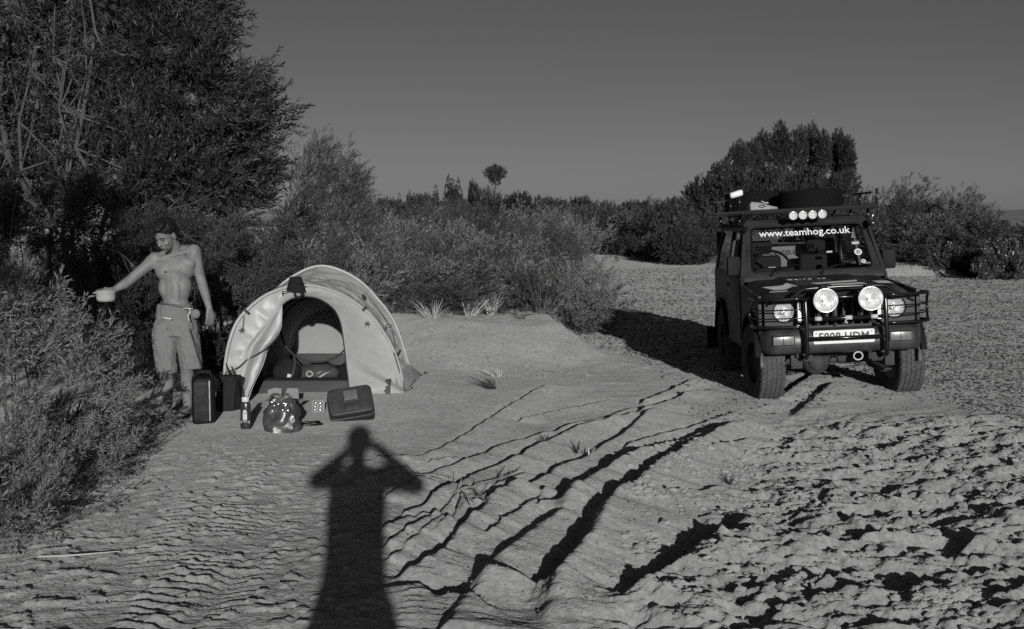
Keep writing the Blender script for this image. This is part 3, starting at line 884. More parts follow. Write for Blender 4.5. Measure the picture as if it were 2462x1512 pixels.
# --- the grove behind the car: tall poplars with pale bare trunks
GROVE = 'poplars of the grove behind the car'
gp_ = [make_tree('grove_tree', (0, 0, 0), 'x', 'tree', [((0, 0, 0), (0.3, 0, 9.3), 0.13), ((0.1, 0, 4), (-.7, .2, 8.4), 0.07)],
                 [(0, 0, 7.1), (.4, 0, 6.4), (.55, 0, 8.0), (-.45, .2, 8.0), (.3, -.2, 8.8), (.35, 0, 9.5), (-.15, .2, 9.0)], [(.8, .8, .8), (.5, .5, .6), (.75, .7, .95), (.7, .7, .95), (.75, .7, .95), (.5, .5, .8), (.6, .5, .9)],
                 900, SHOOT_FAR, M_leaf_dark, M_bark, 120 + k, size=0.45, wind=0.6, up=0.9, group=GROVE, limb_r=0.04, nlimb=2) for k in range(3)]
grove = [(1722, 385, 92, 1.0, .75, 'shortest tree at the outer end of the grove, above the car roof rack lamp'),
         (1765, 338, 95, 1.0, .9, 'second tree of the grove, stepping up from the short end tree'),
         (1798, 333, 96, 1.05, 1, 'dark full tree of the grove above the pale shoe on the rack'),
         (1835, 312, 97, 1.0, 1, 'tree of the grove with a rounded top, above the pale shoe'),
         (1875, 292, 97, 1.0, 1, 'tallest tree of the grove, with a bare pale trunk'),
         (1908, 303, 96, .95, 1, 'tall narrow tree in the middle of the grove beside the tallest one'),
         (1938, 293, 98, .95, 1, 'tall tree with two pale trunks past the middle of the grove'),
         (1975, 313, 95, 1.0, 1, 'broad tree of the grove above the large spare tyre'),
         (2010, 310, 96, 1.1, .95, 'leaning tree near the open end of the grove'),
         (2030, 328, 94, 1.0, .9, 'last tree of the grove, hanging out to the open side')]
for k, (px, py, Y, wf, hf, lab) in enumerate(grove):
    f = foot(px, Y); top = at(px, py, Y).z - f.z
    sc = (wf * 0.82, wf * 0.82, top / 10.4)
    if k < 3:
        o = gp_[k]; o['label'] = lab; o.location = f; o.scale = sc
    else: copy_thing(gp_[k % 3], f, random.uniform(0, 6.28), sc, lab)
UND = 'leafy shrubs under the grove trees'
und = [round_proto('understory_shrub', 140 + k, 4.5, 3.4, 0.02, 'x', UND, 1000) for k in range(2)]
und_l = [(1712, 425, 80), (1745, 425, 78), (1800, 405, 78), (1850, 404, 80), (1900, 402, 80), (1945, 402, 82), (1980, 412, 80), (1995, 430, 78), (1770, 450, 74), (1880, 430, 74), (1960, 430, 74)]
for k, (px, py, Y) in enumerate(und_l):
    f = foot(px, Y); top = at(px, py, Y).z - f.z
    sc = (.8, .8, top / 4.4); lab = nth(und_l, k) + ' leafy shrub below the trunks of the grove, counted from its short end tree'
    if k < 2: o = und[k]; o['label'] = lab; o.location = f; o.scale = sc
    else: copy_thing(und[k % 2], f, random.uniform(0, 6.28), sc, lab)

# --- the row of wind-blown bushes past the car and the bushes this side of the river
ROW = 'wind-blown bushes in the row beyond the car'
row_p = [make_shrub('windblown_bush', (0, 0, 0), 'x', 'bush', 4.0, 3.0, 4.0, 2400, SHOOT_LO, [M_leaf_tam3, M_leaf_tam, M_leaf_tam][k], 160 + k, size=.68, wind=.9, group=ROW, lean=0.08, bunch=6) for k in range(3)]
row = [(2066, 420, 55, .5, 'slim upright bush like a small poplar, first of the row beyond the car'), (2110, 432, 52, .7, 'bush with a rounded top next to the slim upright one'), (2170, 424, 50, .95, 'tallest bush of the row, with a pointed tip'),
       (2215, 450, 48, .8, 'bush in the middle of the row, leaning with the wind'), (2262, 444, 48, .8, 'feathery bush past the middle of the row'), (2305, 446, 47, .75, 'last tall bush of the row before the hill shows'),
       (2140, 470, 44, .9, 'lower bush in front of the pointed one'), (2200, 490, 42, .9, 'low bush filling in before the middle of the row'), (2280, 495, 41, .9, 'low bush before the last tall ones of the row'),
       (2045, 470, 50, .8, 'bush half hidden behind the spare tyre')]
for k, (px, py, Y, wf, lab) in enumerate(row):
    f = foot(px, Y); top = at(px, py, Y).z - f.z
    sc = (wf * 1.05, wf * 1.05, top / 4.1)
    if k < 3: o = row_p[k]; o['label'] = lab; o.location = f; o.scale = sc
    else: copy_thing(row_p[k % 3], f, random.uniform(-.6, .6), sc, lab)
RB = 'low tamarisk bushes on the far bank of the dry river'
tam_p = [make_shrub('tamarisk_bush', (0, 0, 0), 'x', 'bush', 3.2, 2.6, 2.4, 1000, PLUME_FAR, [M_leaf_tam3, M_leaf_tam, M_leaf_tam3][k], 180 + k, size=1.7, wind=1.0, group=RB) for k in range(3)]
def tam(px, py, Y, wf, lab, group, k=[0]):
    f = foot(px, Y); top = at(px, py, Y).z - f.z
    sc = (wf, wf, top / 2.15)
    i = k[0]; k[0] += 1
    if i < 3:
        o = tam_p[i]; o['label'] = lab; o['group'] = group; o.location = f; o.scale = sc
    else: o = copy_thing(tam_p[i % 3], f, random.uniform(-.8, .8), sc, lab, group)
    return o
rb_l = [(1370, 520, 66, 1.0), (1405, 508, 64, 1.0), (1445, 515, 62, 1), (1480, 505, 62, 1.1), (1525, 510, 60, 1.1), (1560, 500, 60, 1.1), (1600, 505, 57, 1.2), (1640, 498, 56, 1.1), (1680, 500, 54, 1.1), (1660, 540, 47, .8),
                      (1590, 560, 52, .8), (1520, 555, 56, .8), (1450, 560, 58, .7), (1410, 570, 60, .6), (1330, 510, 62, 1.0), (1715, 520, 50, 1.0)]
for k, (px, py, Y, wf) in enumerate(rb_l):
    fr = py >= 540
    tam(px, py, Y, wf, nth(rb_l, k, lambda e: (e[1] >= 540) == fr) + (' low tamarisk bush at the foot of the far bank' if fr else ' dense tamarisk bush along the far bank') + ', counted from the thicket', RB)
RB2 = 'dark tamarisk bushes on the bank past the car'
rb2_l = [(2115, 545, 44, .9), (2160, 540, 43, 1), (2210, 535, 42, 1), (2260, 530, 41, 1), (2310, 528, 41, 1), (2360, 540, 40, 1), (2410, 550, 40, 1), (2450, 545, 40, 1), (2500, 545, 40, 1), (2390, 590, 36, .8), (2440, 595, 35.5, .8), (2480, 590, 36, .9), (2340, 600, 37.5, .6), (2240, 575, 39.5, .8)]
for k, (px, py, Y, wf) in enumerate(rb2_l):
    fr = py >= 570
    tam(px, py, Y, wf, nth(rb2_l, k, lambda e: (e[1] >= 570) == fr) + (' low dark tamarisk bush at the front of the bank' if fr else ' dark tamarisk bush along the bank') + ', counted from the car', RB2)
# small-leaved dark plants at the edge of the gravel
SL = 'dark small-leaved plants on the lip of the low bank'
slp = make_shrub('small_leaved_plant', (0, 0, 0), 'dark bush with small glinting leaves at the edge of the gravel by the picture border', 'bush', 1.6, 1.2, 1.0, 330, [shoot(77, ln=.35, n=14, leaf=.06, w=.045, ang=1.0)], mat('glossy_leaf', .07, rough=.35, spec=.6, island=.6), 199, size=1.2, wind=.2, group=SL)
slp['label'] = 'dark plant with small glinting leaves at the edge of the gravel'
for k, (px, py, Y) in enumerate([(2380, 610, 34), (2420, 598, 34), (2455, 590, 34.5), (2280, 600, 36.5)]):
    f = foot(px, Y); top = at(px, py, Y).z - f.z
    sc = (.75, .75, top / .9)
    slp_l = ['dark plant with small glinting leaves at the gravel edge, nearest the car but one', 'dark plant with small glinting leaves between two like it at the gravel edge', 'dark plant with small glinting leaves at the gravel edge, cut by the picture border', 'dark plant with small glinting leaves at the gravel edge, nearest the car']
    if k == 0: slp.location = f; slp.scale = sc; slp['label'] = slp_l[0]
    else: copy_thing(slp, f, k * 1.3, sc, slp_l[k])

# --- the thicket of tamarisk behind the tent and along the sandy bank
TH = 'feathery tamarisk bushes of the thicket behind the tent'
th_p = [make_shrub('tamarisk_shrub', (0, 0, 0), 'x', 'shrub', 2.6, 2.2, 1.5, 1150, PLUME_MID, [M_leaf_tam, M_leaf_tam3, M_leaf_tam2][k], 210 + k, size=1.0, wind=1.0, group=TH) for k in range(3)]
thicket = [
    (60, 560, 17.0, 1.3, 'shrub in the deep shade at the picture border, behind the willow trunks'), (210, 570, 16.6, 1.2, 'shrub in the deep shade between the willow trunks'), (330, 560, 17.2, 1.2, 'shrub in the shade behind the outstretched arm of the man'), (470, 545, 17.0, 1.1, 'shrub behind the head of the man'),
    (640, 548, 15.0, .9, 'shrub behind the tent, on the side of the standing man'), (760, 575, 14.6, .9, 'shrub whose sprays rise straight behind the tent top'),
    (880, 605, 15.6, 1.0, 'shrub behind the sloping shoulder of the tent'), (985, 635, 16.0, 1.0, 'shrub behind the dry grass at the tent end of the sand bank'),
    (1085, 610, 16.6, 1.0, 'shrub with dry stalks before it in the middle of the sand bank'), (1180, 630, 16.4, .95, 'shrub above the tall dry stalks on the sand bank'),
    (1275, 600, 16.8, 1.0, 'shrub behind the smooth crest of the sand bank'), (1345, 615, 16.6, .75, 'outermost shrub, whose foot stands in the shadow of the car'),
    (1395, 690, 17.2, .5, 'low end shrub trailing out onto the gravel beside the car shadow'),
    (700, 520, 19.0, 1.1, 'shrub in the second row, under the wind-blown willow'), (820, 530, 19.5, 1.1, 'shrub in the second row, right of the foot of the willow'), (940, 545, 20, 1.0, 'shrub in the second row over the tent shoulder'),
    (1060, 560, 21, 1.0, 'pale shrub in the second row, before the far poplars'), (1180, 550, 21, 1.0, 'shrub in the second row below the ball-crowned tree'), (1300, 555, 22, 1.0, 'shrub in the second row at the river end of the thicket'),
    (880, 500, 26, 1.4, 'shrub at the back of the thicket beside the willow'), (1010, 515, 27, 1.2, 'shrub at the back of the thicket below the short poplars'), (1140, 512, 28, 1.2, 'shrub at the back of the thicket below the group of three poplars'),
    (1260, 520, 29, 1.2, 'shrub at the back of the thicket past the ball-crowned tree'), (1350, 520, 31, 1.2, 'shrub at the back corner of the thicket by the open gravel'),
    (1000, 488, 40, 1.9, 'broad shrub far behind the thicket, under the slim poplars'), (1150, 480, 42, 1.9, 'broad shrub far behind the thicket, under the ball-crowned tree'), (1280, 492, 44, 1.8, 'broad shrub far behind the thicket, near the river'), (880, 495, 40, 1.8, 'broad shrub far behind the willow')]
for k, (px, py, Y, wf, lab) in enumerate(thicket):
    f = foot(px, Y); top = at(px, py, Y).z - f.z
    sc = (wf, wf, top / 1.38)
    lab = lab.replace('shrub', 'feathery tamarisk shrub', 1)
    if k < 3: o = th_p[k]; o['label'] = lab; o.location = f; o.scale = sc
    else: copy_thing(th_p[k % 3], f, random.uniform(-3.1, 3.1), sc, lab)

# --- the wind-blown willow of middle distance
f = foot(800, 24)
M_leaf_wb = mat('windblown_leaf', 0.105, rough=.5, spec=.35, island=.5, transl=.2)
def rel(px, py, Y=24): p = at(px - 22, py + 26, Y) - f; return (p.x, p.y, p.z)
make_tree('windblown_willow', f, 'loose wind-blown willow standing alone behind the tent and thicket', 'tree',
          [((-.25, 0, 0), rel(790, 330), .05), ((.05, .1, 0), rel(840, 350), .05), ((-.1, .2, 0), rel(745, 380), .04), ((.2, -.1, 0), rel(880, 420), .04)],
          [rel(790, 345), rel(825, 365), rel(760, 395), rel(850, 400), rel(800, 420), rel(880, 430), rel(740, 430), rel(760, 470), rel(840, 470), rel(890, 480), rel(725, 500), rel(810, 510), rel(870, 525)],
          [(.26, .3, .42), (.34, .35, .40), (.36, .4, .38), (.36, .4, .4), (.45, .45, .45), (.26, .3, .42), (.28, .3, .36), (.36, .4, .4), (.42, .4, .42), (.25, .3, .4), (.2, .3, .3), (.45, .4, .4), (.35, .3, .3)],
          2700, SHOOT, M_leaf_wb, M_bark, 300, size=0.42, wind=1.1, up=0.75, limb_r=.010, nlimb=9, shell=0.25, bunch=7, bspread=.10)

# --- the big willows at the left-hand side
def big_willow(px, Y, label, trunks, blobs, n, seed, size=0.85, sh=38):
    f = foot(px, Y)
    def q(px, py, dy=0): p = at(px - sh, py + 12, Y + dy) - f; return (p.x, p.y, p.z)
    return make_tree('willow_tree', f, label, 'tree', [((a * 1.0, b, 0), q(c, d, e), w) for a, b, c, d, e, w in trunks],
                     [q(*b[:3]) for b in blobs], [(b[3], b[4], b[5]) for b in blobs], n, SHOOT, M_leaf_willow, M_bark, seed, size=size, wind=0.9, up=0.3, group='tall willows behind the standing man', limb_r=.016, nlimb=11, shell=0.3, bunch=14, bspread=.13)
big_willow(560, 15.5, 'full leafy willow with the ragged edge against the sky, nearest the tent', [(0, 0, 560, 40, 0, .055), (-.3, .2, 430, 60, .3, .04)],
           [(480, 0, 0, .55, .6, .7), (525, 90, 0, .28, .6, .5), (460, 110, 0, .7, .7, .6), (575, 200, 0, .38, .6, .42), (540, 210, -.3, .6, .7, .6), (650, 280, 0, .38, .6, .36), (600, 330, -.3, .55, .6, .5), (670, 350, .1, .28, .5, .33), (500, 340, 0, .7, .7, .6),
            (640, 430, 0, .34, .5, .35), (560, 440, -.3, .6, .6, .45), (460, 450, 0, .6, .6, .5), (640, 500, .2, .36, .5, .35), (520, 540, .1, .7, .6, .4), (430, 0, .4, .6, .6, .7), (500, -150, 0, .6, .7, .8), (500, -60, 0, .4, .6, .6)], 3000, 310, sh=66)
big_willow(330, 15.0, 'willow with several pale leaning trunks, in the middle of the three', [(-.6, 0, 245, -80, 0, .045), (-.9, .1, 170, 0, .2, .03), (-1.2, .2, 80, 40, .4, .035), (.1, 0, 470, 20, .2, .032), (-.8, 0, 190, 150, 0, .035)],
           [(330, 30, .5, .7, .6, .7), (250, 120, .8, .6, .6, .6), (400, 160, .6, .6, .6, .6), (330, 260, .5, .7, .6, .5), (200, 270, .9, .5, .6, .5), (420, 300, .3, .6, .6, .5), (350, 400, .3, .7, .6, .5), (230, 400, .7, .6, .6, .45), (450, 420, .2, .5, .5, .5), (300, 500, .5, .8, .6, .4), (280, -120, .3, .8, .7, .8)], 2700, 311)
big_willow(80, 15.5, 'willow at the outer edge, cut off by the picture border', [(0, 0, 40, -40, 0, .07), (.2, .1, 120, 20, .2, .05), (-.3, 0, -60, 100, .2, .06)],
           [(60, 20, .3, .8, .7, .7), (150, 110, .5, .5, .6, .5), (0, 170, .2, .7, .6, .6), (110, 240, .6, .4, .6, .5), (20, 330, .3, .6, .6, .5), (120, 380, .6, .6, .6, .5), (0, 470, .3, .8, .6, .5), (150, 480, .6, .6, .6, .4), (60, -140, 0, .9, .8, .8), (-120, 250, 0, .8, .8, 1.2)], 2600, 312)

# unseen willow added beside the photographer to shade the hollow under the far willows
make_tree('willow_tree', on(-3.5, 0.6), 'unseen willow beside the photographer, added to shade the hollow behind the near bushes', 'tree', [((0, 0, 0), (.1, 0, 3.9), .08), ((.1, .1, 0), (-.3, .2, 3.6), .06)],
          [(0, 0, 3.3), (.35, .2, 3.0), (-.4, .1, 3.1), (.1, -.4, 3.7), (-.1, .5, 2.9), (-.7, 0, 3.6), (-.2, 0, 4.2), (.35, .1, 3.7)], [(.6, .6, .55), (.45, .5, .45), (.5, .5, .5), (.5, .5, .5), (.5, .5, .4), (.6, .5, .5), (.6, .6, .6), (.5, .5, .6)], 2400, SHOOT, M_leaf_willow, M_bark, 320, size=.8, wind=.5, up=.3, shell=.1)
# ------------------------------------------------------------------ near bushes, grass and sticks
def near_bush(name, label, blobs, n, seed, size=1.0, mt=None, tm=None, wind=0.8, stems=10, up=0.45, cat='bush', group=None, shell=0.45, bunch=16, clear=False):
    """blobs: (column, row, distance, rx, ry, rz)."""
    r = np.random.default_rng(seed)
    c0 = at(*blobs[0][:3])
    loc = on(c0.x, c0.y, -0.02)
    root = empty(name, loc, 0, label, cat, group)
    cs = [tuple(at(*b[:3]) - loc) for b in blobs]; rs = [b[3:] for b in blobs]
    P, D = clump_crown(r, cs, rs, n, shell)
    D = D * 0.7 + np.array([0, 0, up]) + WIND * wind + (r.random((n, 3)) - .5) * 0.7
    P, D = bundles(r, P, D, bunch, .045, .27)
    g = height(P[:, 0] + loc.x, P[:, 1] + loc.y) - loc.z
    ok = P[:, 2] > g + 0.02
    if clear:                                           # sprays the man has pushed aside round the pot and his legs
        T = P + D / (np.linalg.norm(D, axis=1, keepdims=True) + 1e-9) * .26 * size
        for Q in (P, T):
            W = Q + np.array(loc)
            px = 1230.5 + FPX * W[:, 0] / W[:, 1]; py = 545 + FPX * (CAM_H - W[:, 2]) / W[:, 1]
            ok &= ~((px > 205) & (py < 745)) & ~((px > 385) & (py < 975))
    V, F = sprays(tm or PLUME_NEAR, P[ok], D[ok], size * (0.6 + 0.8 * r.random(ok.sum())), r)
    link('foliage', np_mesh('foliage', V, [F], mt or M_leaf_tam2), root)
    paths = []
    for i in range(stems):
        c = np.array(cs[i % min(len(cs), 6)]); rr = np.array(rs[i % min(len(cs), 6)])
        b = np.array([c[0] * .6 + (r.random() - .5) * .3, c[1] * .7 + (r.random() - .5) * .3, 0]); b[2] = float(height(np.array([b[0] + loc.x]), np.array([b[1] + loc.y]))[0]) - loc.z - .05
        tip = c + (r.random(3) - .5) * rr * 1.4 + np.array([0, 0, rr[2] * .5])
        paths.append((wander(b, tip - b, np.linalg.norm(tip - b), 6, r, 0.10), 0.010, 0.003))
    link('stem', limb_mesh('stem', paths, M_bark, 5), root)
    return root
FG = 'tamarisk bushes in front of the standing man'
near_bush('tamarisk_bush', 'big feathery tamarisk bush at the picture border, tallest in front of the man', [(60, 860, 8.0, .50, .45, .28), (120, 780, 8.2, .30, .35, .20), (20, 745, 8.5, .32, .35, .18), (200, 890, 8.3, .16, .3, .16), (150, 960, 7.6, .42, .4, .24), (-60, 850, 8.0, .4, .5, .45), (-20, 1020, 7.2, .5, .45, .28), (205, 690, 8.5, .03, .05, .10)], 900, 501, size=.78, stems=16, group=FG, clear=True)
near_bush('tamarisk_bush', 'feathery tamarisk bush whose sprays reach to the feet of the man', [(260, 1000, 8.6, .22, .3, .11), (320, 1030, 8.6, .18, .3, .08), (220, 1030, 8.2, .32, .35, .15), (290, 1075, 8.1, .24, .3, .09), (365, 1025, 8.7, .08, .15, .07), (180, 1070, 7.6, .36, .4, .15)], 680, 502, size=.60, stems=12, group=FG, clear=True)
near_bush('tamarisk_bush', 'lowest tamarisk bush spilling onto the sand in the near corner', [(90, 1140, 6.9, .42, .4, .18), (190, 1140, 6.9, .28, .3, .12), (20, 1210, 6.3, .36, .3, .16), (110, 1225, 6.3, .20, .25, .09), (-60, 1180, 6.4, .4, .4, .26), (10, 1295, 5.8, .30, .25, .11), (255, 1115, 7.3, .14, .2, .08), (95, 1265, 5.9, .24, .2, .08), (-40, 1310, 5.5, .3, .3, .16)], 1080, 503, size=.58, stems=10, group=FG)
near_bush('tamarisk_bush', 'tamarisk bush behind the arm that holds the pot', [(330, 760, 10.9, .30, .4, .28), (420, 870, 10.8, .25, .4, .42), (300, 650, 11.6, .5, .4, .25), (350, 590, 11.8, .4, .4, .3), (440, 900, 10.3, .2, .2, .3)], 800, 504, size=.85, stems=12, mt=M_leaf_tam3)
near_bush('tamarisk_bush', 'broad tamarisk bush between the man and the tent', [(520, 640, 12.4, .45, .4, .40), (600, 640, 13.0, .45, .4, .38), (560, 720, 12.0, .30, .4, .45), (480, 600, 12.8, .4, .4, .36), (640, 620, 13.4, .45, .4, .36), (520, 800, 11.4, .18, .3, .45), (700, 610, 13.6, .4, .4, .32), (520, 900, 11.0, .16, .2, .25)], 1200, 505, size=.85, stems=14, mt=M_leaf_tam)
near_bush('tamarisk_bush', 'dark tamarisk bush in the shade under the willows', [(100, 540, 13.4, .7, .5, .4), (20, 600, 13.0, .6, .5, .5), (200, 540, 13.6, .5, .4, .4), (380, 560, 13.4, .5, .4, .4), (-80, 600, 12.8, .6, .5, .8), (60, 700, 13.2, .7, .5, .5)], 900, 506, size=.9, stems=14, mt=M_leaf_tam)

def tuft(label, px, py, hgt, n, spread, seed, lean=(0.0, 0.0), mt=None, wdt=0.004, group=None, sticks=0, z=None):
    r = np.random.default_rng(seed)
    p = gp(px, py)
    for _ in range(6): p = gp(px, py, hz(p.x, p.y))
    loc = on(p.x, p.y, -0.008)
    V, F = [], []
    for i in range(n):
        a = r.random() * 6.283; q = spread * math.sqrt(r.random()) * .4
        b = np.array([q * math.cos(a), q * math.sin(a) * .7, 0])
        ln = hgt * (0.45 + 0.65 * r.random())
        d = np.array([math.cos(a) * spread * (.3 + r.random()) + lean[0] * hgt, math.sin(a) * spread * .7 + lean[1] * hgt, ln])
        s = np.array([r.random() - .5, r.random() - .5, 0]); s /= np.linalg.norm(s)
        k = len(V); w = wdt * (0.6 + .8 * r.random())
        for j, t in enumerate((0, .4, .75)):
            c = b + d * t + np.array([0, 0, -0.25 * ln * t * t]) + np.array([lean[0], lean[1], 0]) * ln * t * t * .5
            V += [c - s * w * (1 - .6 * t), c + s * w * (1 - .6 * t)]
        V.append(b + d + np.array([lean[0] * .5 * ln, lean[1] * .5 * ln, -.25 * ln]))
        F += [(k, k + 1, k + 3), (k, k + 3, k + 2), (k + 2, k + 3, k + 5), (k + 2, k + 5, k + 4), (k + 4, k + 5, k + 6)]
    o = link('grass_tuft', np_mesh('grass_tuft', np.array(V), [np.array(F)], mt or M_straw), None, loc)
    return tag(o, label, 'grass', group)
GT = 'dry grass tufts on the sand'
tuft('dry grass tuft bending away from the wind, on the sand right of the tent', 1185, 935, .20, 46, .10, 1, (-.5, 0), group=GT, mt=M_bark_dark)
tuft('small dry grass tuft just beyond the bending one', 1195, 905, .13, 34, .09, 2, (-.4, 0), group=GT)
tuft('tall clump of dry stalks at the back of the sand bank', 1180, 800, .42, 60, .12, 3, (.05, .1), group=GT, wdt=.005)
tuft('thin clump of dry stalks beside the tall one on the sand bank', 1130, 800, .34, 44, .16, 4, (.2, 0), group=GT)
tuft('dry stalks on the sand bank nearest the tent', 1040, 785, .34, 44, .2, 5, (-.1, 0), group=GT)
tuft('low dark sprigs at the foot of the tall dry stalks', 1100, 818, .14, 40, .18, 6, (.2, 0), group=GT, mt=M_bark_dark)
tuft('sparse sprigs on the smooth part of the sand bank', 1255, 828, .13, 26, .12, 7, (-.3, 0), group=GT, mt=M_bark_dark)
tuft('bleached flattened grass along the back of the sand bank', 1010, 800, .13, 60, .35, 8, (.4, 0), group=GT)
tuft('dark sprig standing in a wheel rut, nearer the tent', 1312, 1058, .11, 20, .06, 9, (-.1, 0), mt=M_twig, group=GT)
tuft('dark upright sprig standing in a wheel rut, nearer the car', 1385, 1090, .14, 18, .03, 10, (0, 0), mt=M_twig, group=GT)
tuft('small light sprig beside the dark upright one', 1418, 1092, .08, 14, .04, 11, (.1, 0), group=GT)
tuft('dark sprig among the mud flakes of the churned ground', 1752, 1165, .10, 14, .03, 12, (.1, 0), mt=M_twig, group=GT)
def tuft_at(label, px, py, Y, hgt, n, spread, seed):
    p = at(px, py, Y); q = (px, py)
    loc = on(p.x, Y, 0); k = gp(px, py)
    o = tuft(label, 1200, 900, hgt * .8, n // 2, spread * 1.3, seed, (.12, 0), group='pale dead grass in the thicket', wdt=.0035, mt=M_leaf_tam2)
    o.location = loc
tuft_at('pale dead grass standing between the shrubs above the tent shoulder', 945, 660, 15.4, .95, 150, .35, 41)
tuft_at('pale dead grass glowing in the middle of the thicket', 1050, 620, 18.6, 1.25, 180, .55, 42)
tuft_at('pale dead grass standing in the thicket toward the river', 1310, 640, 15.9, .95, 120, .25, 43)
tuft_at('pale dead grass at the back of the thicket below the ball-crowned tree', 1100, 600, 19.4, 1.2, 150, .5, 44)
r_ = np.random.default_rng(31)
V, F = [], []
for i in range(420):                                # litter of stems on the bank, beyond counting
    x, y = r_.uniform(-1.3, 1.0), r_.uniform(11.6, 15.2)
    if fbm(np.array([x * 1.2]), np.array([y * 1.2]), 2)[0] < 0.46: continue
    p = np.array(on(x, y, .004)); a = r_.random() * 6.28; ln = .03 + .09 * r_.random()
    d = np.array([math.cos(a), math.sin(a), .5 * r_.random()]) * ln; s = np.array([-math.sin(a), math.cos(a), 0]) * .0022
    k = len(V); V += [p - s, p + s, p + d + s + (0, 0, .004), p + d - s]; F.append((k, k + 1, k + 2)); F.append((k, k + 2, k + 3))
tag(link('dry_stems', np_mesh('dry_stems', np.array(V), [np.array(F)], M_straw)), 'scattered broken straw on the sand bank beside the tent', 'straw', kind='stuff')

def stick(label, pts, r0, mt, group=None, forks=0, seed=0):
    P = []
    for px, py, dz in pts:
        p = gp(px, py)
        for _ in range(5): p = gp(px, py, hz(p.x, p.y) + dz)
        P.append(p)
    c = P[0].copy()
    b = MB(); Q = [p - c for p in catmull(P, 4)]
    b.tube(Q, [r0 * (1 - .6 * i / len(Q)) for i in range(len(Q))], 6)
    r = np.random.default_rng(seed)
    for k in range(forks):
        i = r.integers(1, len(Q) - 1)
        b.tube([Vector(v) for v in wander(Q[i], (Q[i + 1] - Q[i - 1]).normalized() + Vector((r.random() - .5, r.random() - .5, r.random() * .7)), .12, 3, r, .2)], [r0 * .5, r0 * .4, r0 * .3, r0 * .15], 5)
    o = b.build('stick', mt, None, 60, loc=c, weld=False)
    return tag(o, label, 'stick', group)
M_drift = mat('driftwood', 0.24, rough=.9, spec=.1, var=.3, vscale=20)
SG = 'sticks lying on the sand'
stick('long pale reed stem lying on the sand below the nearest bush', [(92, 1338, .01), (180, 1334, .02), (287, 1325, .012)], .006, M_straw, SG)
stick('pale dead stem leaning out of the bush beside the sand', [(262, 1100, .05), (330, 1075, .06), (400, 1060, .03)], .004, M_straw, SG)
stick('pale broken stem caught in the near bush', [(150, 1035, .25), (215, 1033, .25)], .006, M_straw, SG)
stick('forked dark stick lying in a wheel rut, nearest the photographer shadow', [(1085, 1188, .02), (1130, 1170, .05), (1165, 1205, .02)], .008, M_drift, SG, 4, 3)
stick('twisted stick lying across a wheel rut in the middle of the sand', [(1140, 1165, .03), (1200, 1150, .05), (1245, 1130, .02)], .009, M_drift, SG, 5, 4)
stick('short stick half buried at the edge of a wheel rut', [(1100, 1225, .02), (1118, 1185, .06), (1130, 1215, .02)], .007, M_drift, SG, 2, 5)
def twig_branch(label, pts, Y, r0, seed, forks=6):
    """A bare branch sticking out of the shrubs."""
    P = [at(a, b, Y + c) for a, b, c in pts]; c = P[0].copy()
    b = MB(); Q = [p - c for p in catmull(P, 5)]
    b.tube(Q, [r0 * (1 - .7 * i / len(Q)) for i in range(len(Q))], 6)
    r = np.random.default_rng(seed)
    for k in range(forks):
        i = r.integers(2, len(Q) - 1)
        b.tube([Vector(v) for v in wander(Q[i], (Q[i] - Q[i - 2]).normalized() + Vector((r.random() - .5, r.random() - .5, r.random() - .4)) * 1.2, .25 + .3 * r.random(), 4, r, .15)], [r0 * .5, r0 * .4, r0 * .3, r0 * .2, r0 * .1], 5)
    o = b.build('bare_branch', M_bark, None, 60, loc=c, weld=False)
    return tag(o, label, 'branch', 'bare branches sticking out of the shade')
twig_branch('bare pale branch reaching over the head of the man', [(330, 520, .6), (420, 500, .2), (500, 480, 0)], 12.0, .014, 3)
twig_branch('bare forked twig beside the ear of the man', [(475, 600, .3), (450, 570, 0), (435, 555, 0), (480, 585, 0), (520, 560, 0)], 10.6, .0045, 4, 4)
twig_branch('bare arching branch in the dark gap above the pot', [(235, 590, .4), (290, 610, 0), (325, 645, 0)], 11.0, .010, 5, 5)
# ------------------------------------------------------------------ the tent
M_fly = mat('tent_nylon', 0.40, rough=0.42, spec=0.5, var=0.06, vscale=6, bump=0.30, bscale=11, bdist=0.02, transl=0.05)
M_fly_in = mat('inner_tent_cloth', 0.30, rough=0.8, spec=0.2, var=0.05, vscale=5)
M_tub = mat('groundsheet', 0.050, rough=0.6, spec=0.3, var=0.15, vscale=5)
M_seam = mat('dark_tape', 0.03, rough=0.7)
M_cord = mat('dark_cord', 0.06, rough=0.8)
M_peg = mat('bright_metal', 0.75, rough=0.3, metal=1.0)
def T2(pts): return [((520 + a * .3108) * .9666, (630 + b * .3108) * .9666) for a, b in pts]   # tracing of the tent
tent = empty('tent', on(-1.75, 11.0), 0, 'pale two-hoop dome tent with its door rolled open, pitched on the sand before the bushes', 'tent')
TO = tent.location.copy()
def tw(p): return Vector(p) - TO
def at_t(q, Y): return tw(at(q[0], q[1], Y))
def drop(p): w = p + TO; return Vector((p.x, p.y, hz(w.x, w.y) + .005 - TO.z))
frontY = lambda px: 9.85 + (px - 541) / 430 * .75
HF_px = T2([(115, 1190), (122, 1000), (135, 850), (160, 720), (200, 600), (245, 520), (300, 460), (370, 395), (450, 340), (525, 305), (600, 278), (670, 262), (740, 255), (820, 260), (900, 275), (1000, 307), (1100, 352), (1200, 420), (1300, 503), (1400, 640), (1480, 790), (1530, 940), (1562, 1095)])
HF = [at_t(q, frontY(q[0])) for q in HF_px]
HF[0] = drop(HF[0]); HF[-1] = drop(HF[-1])
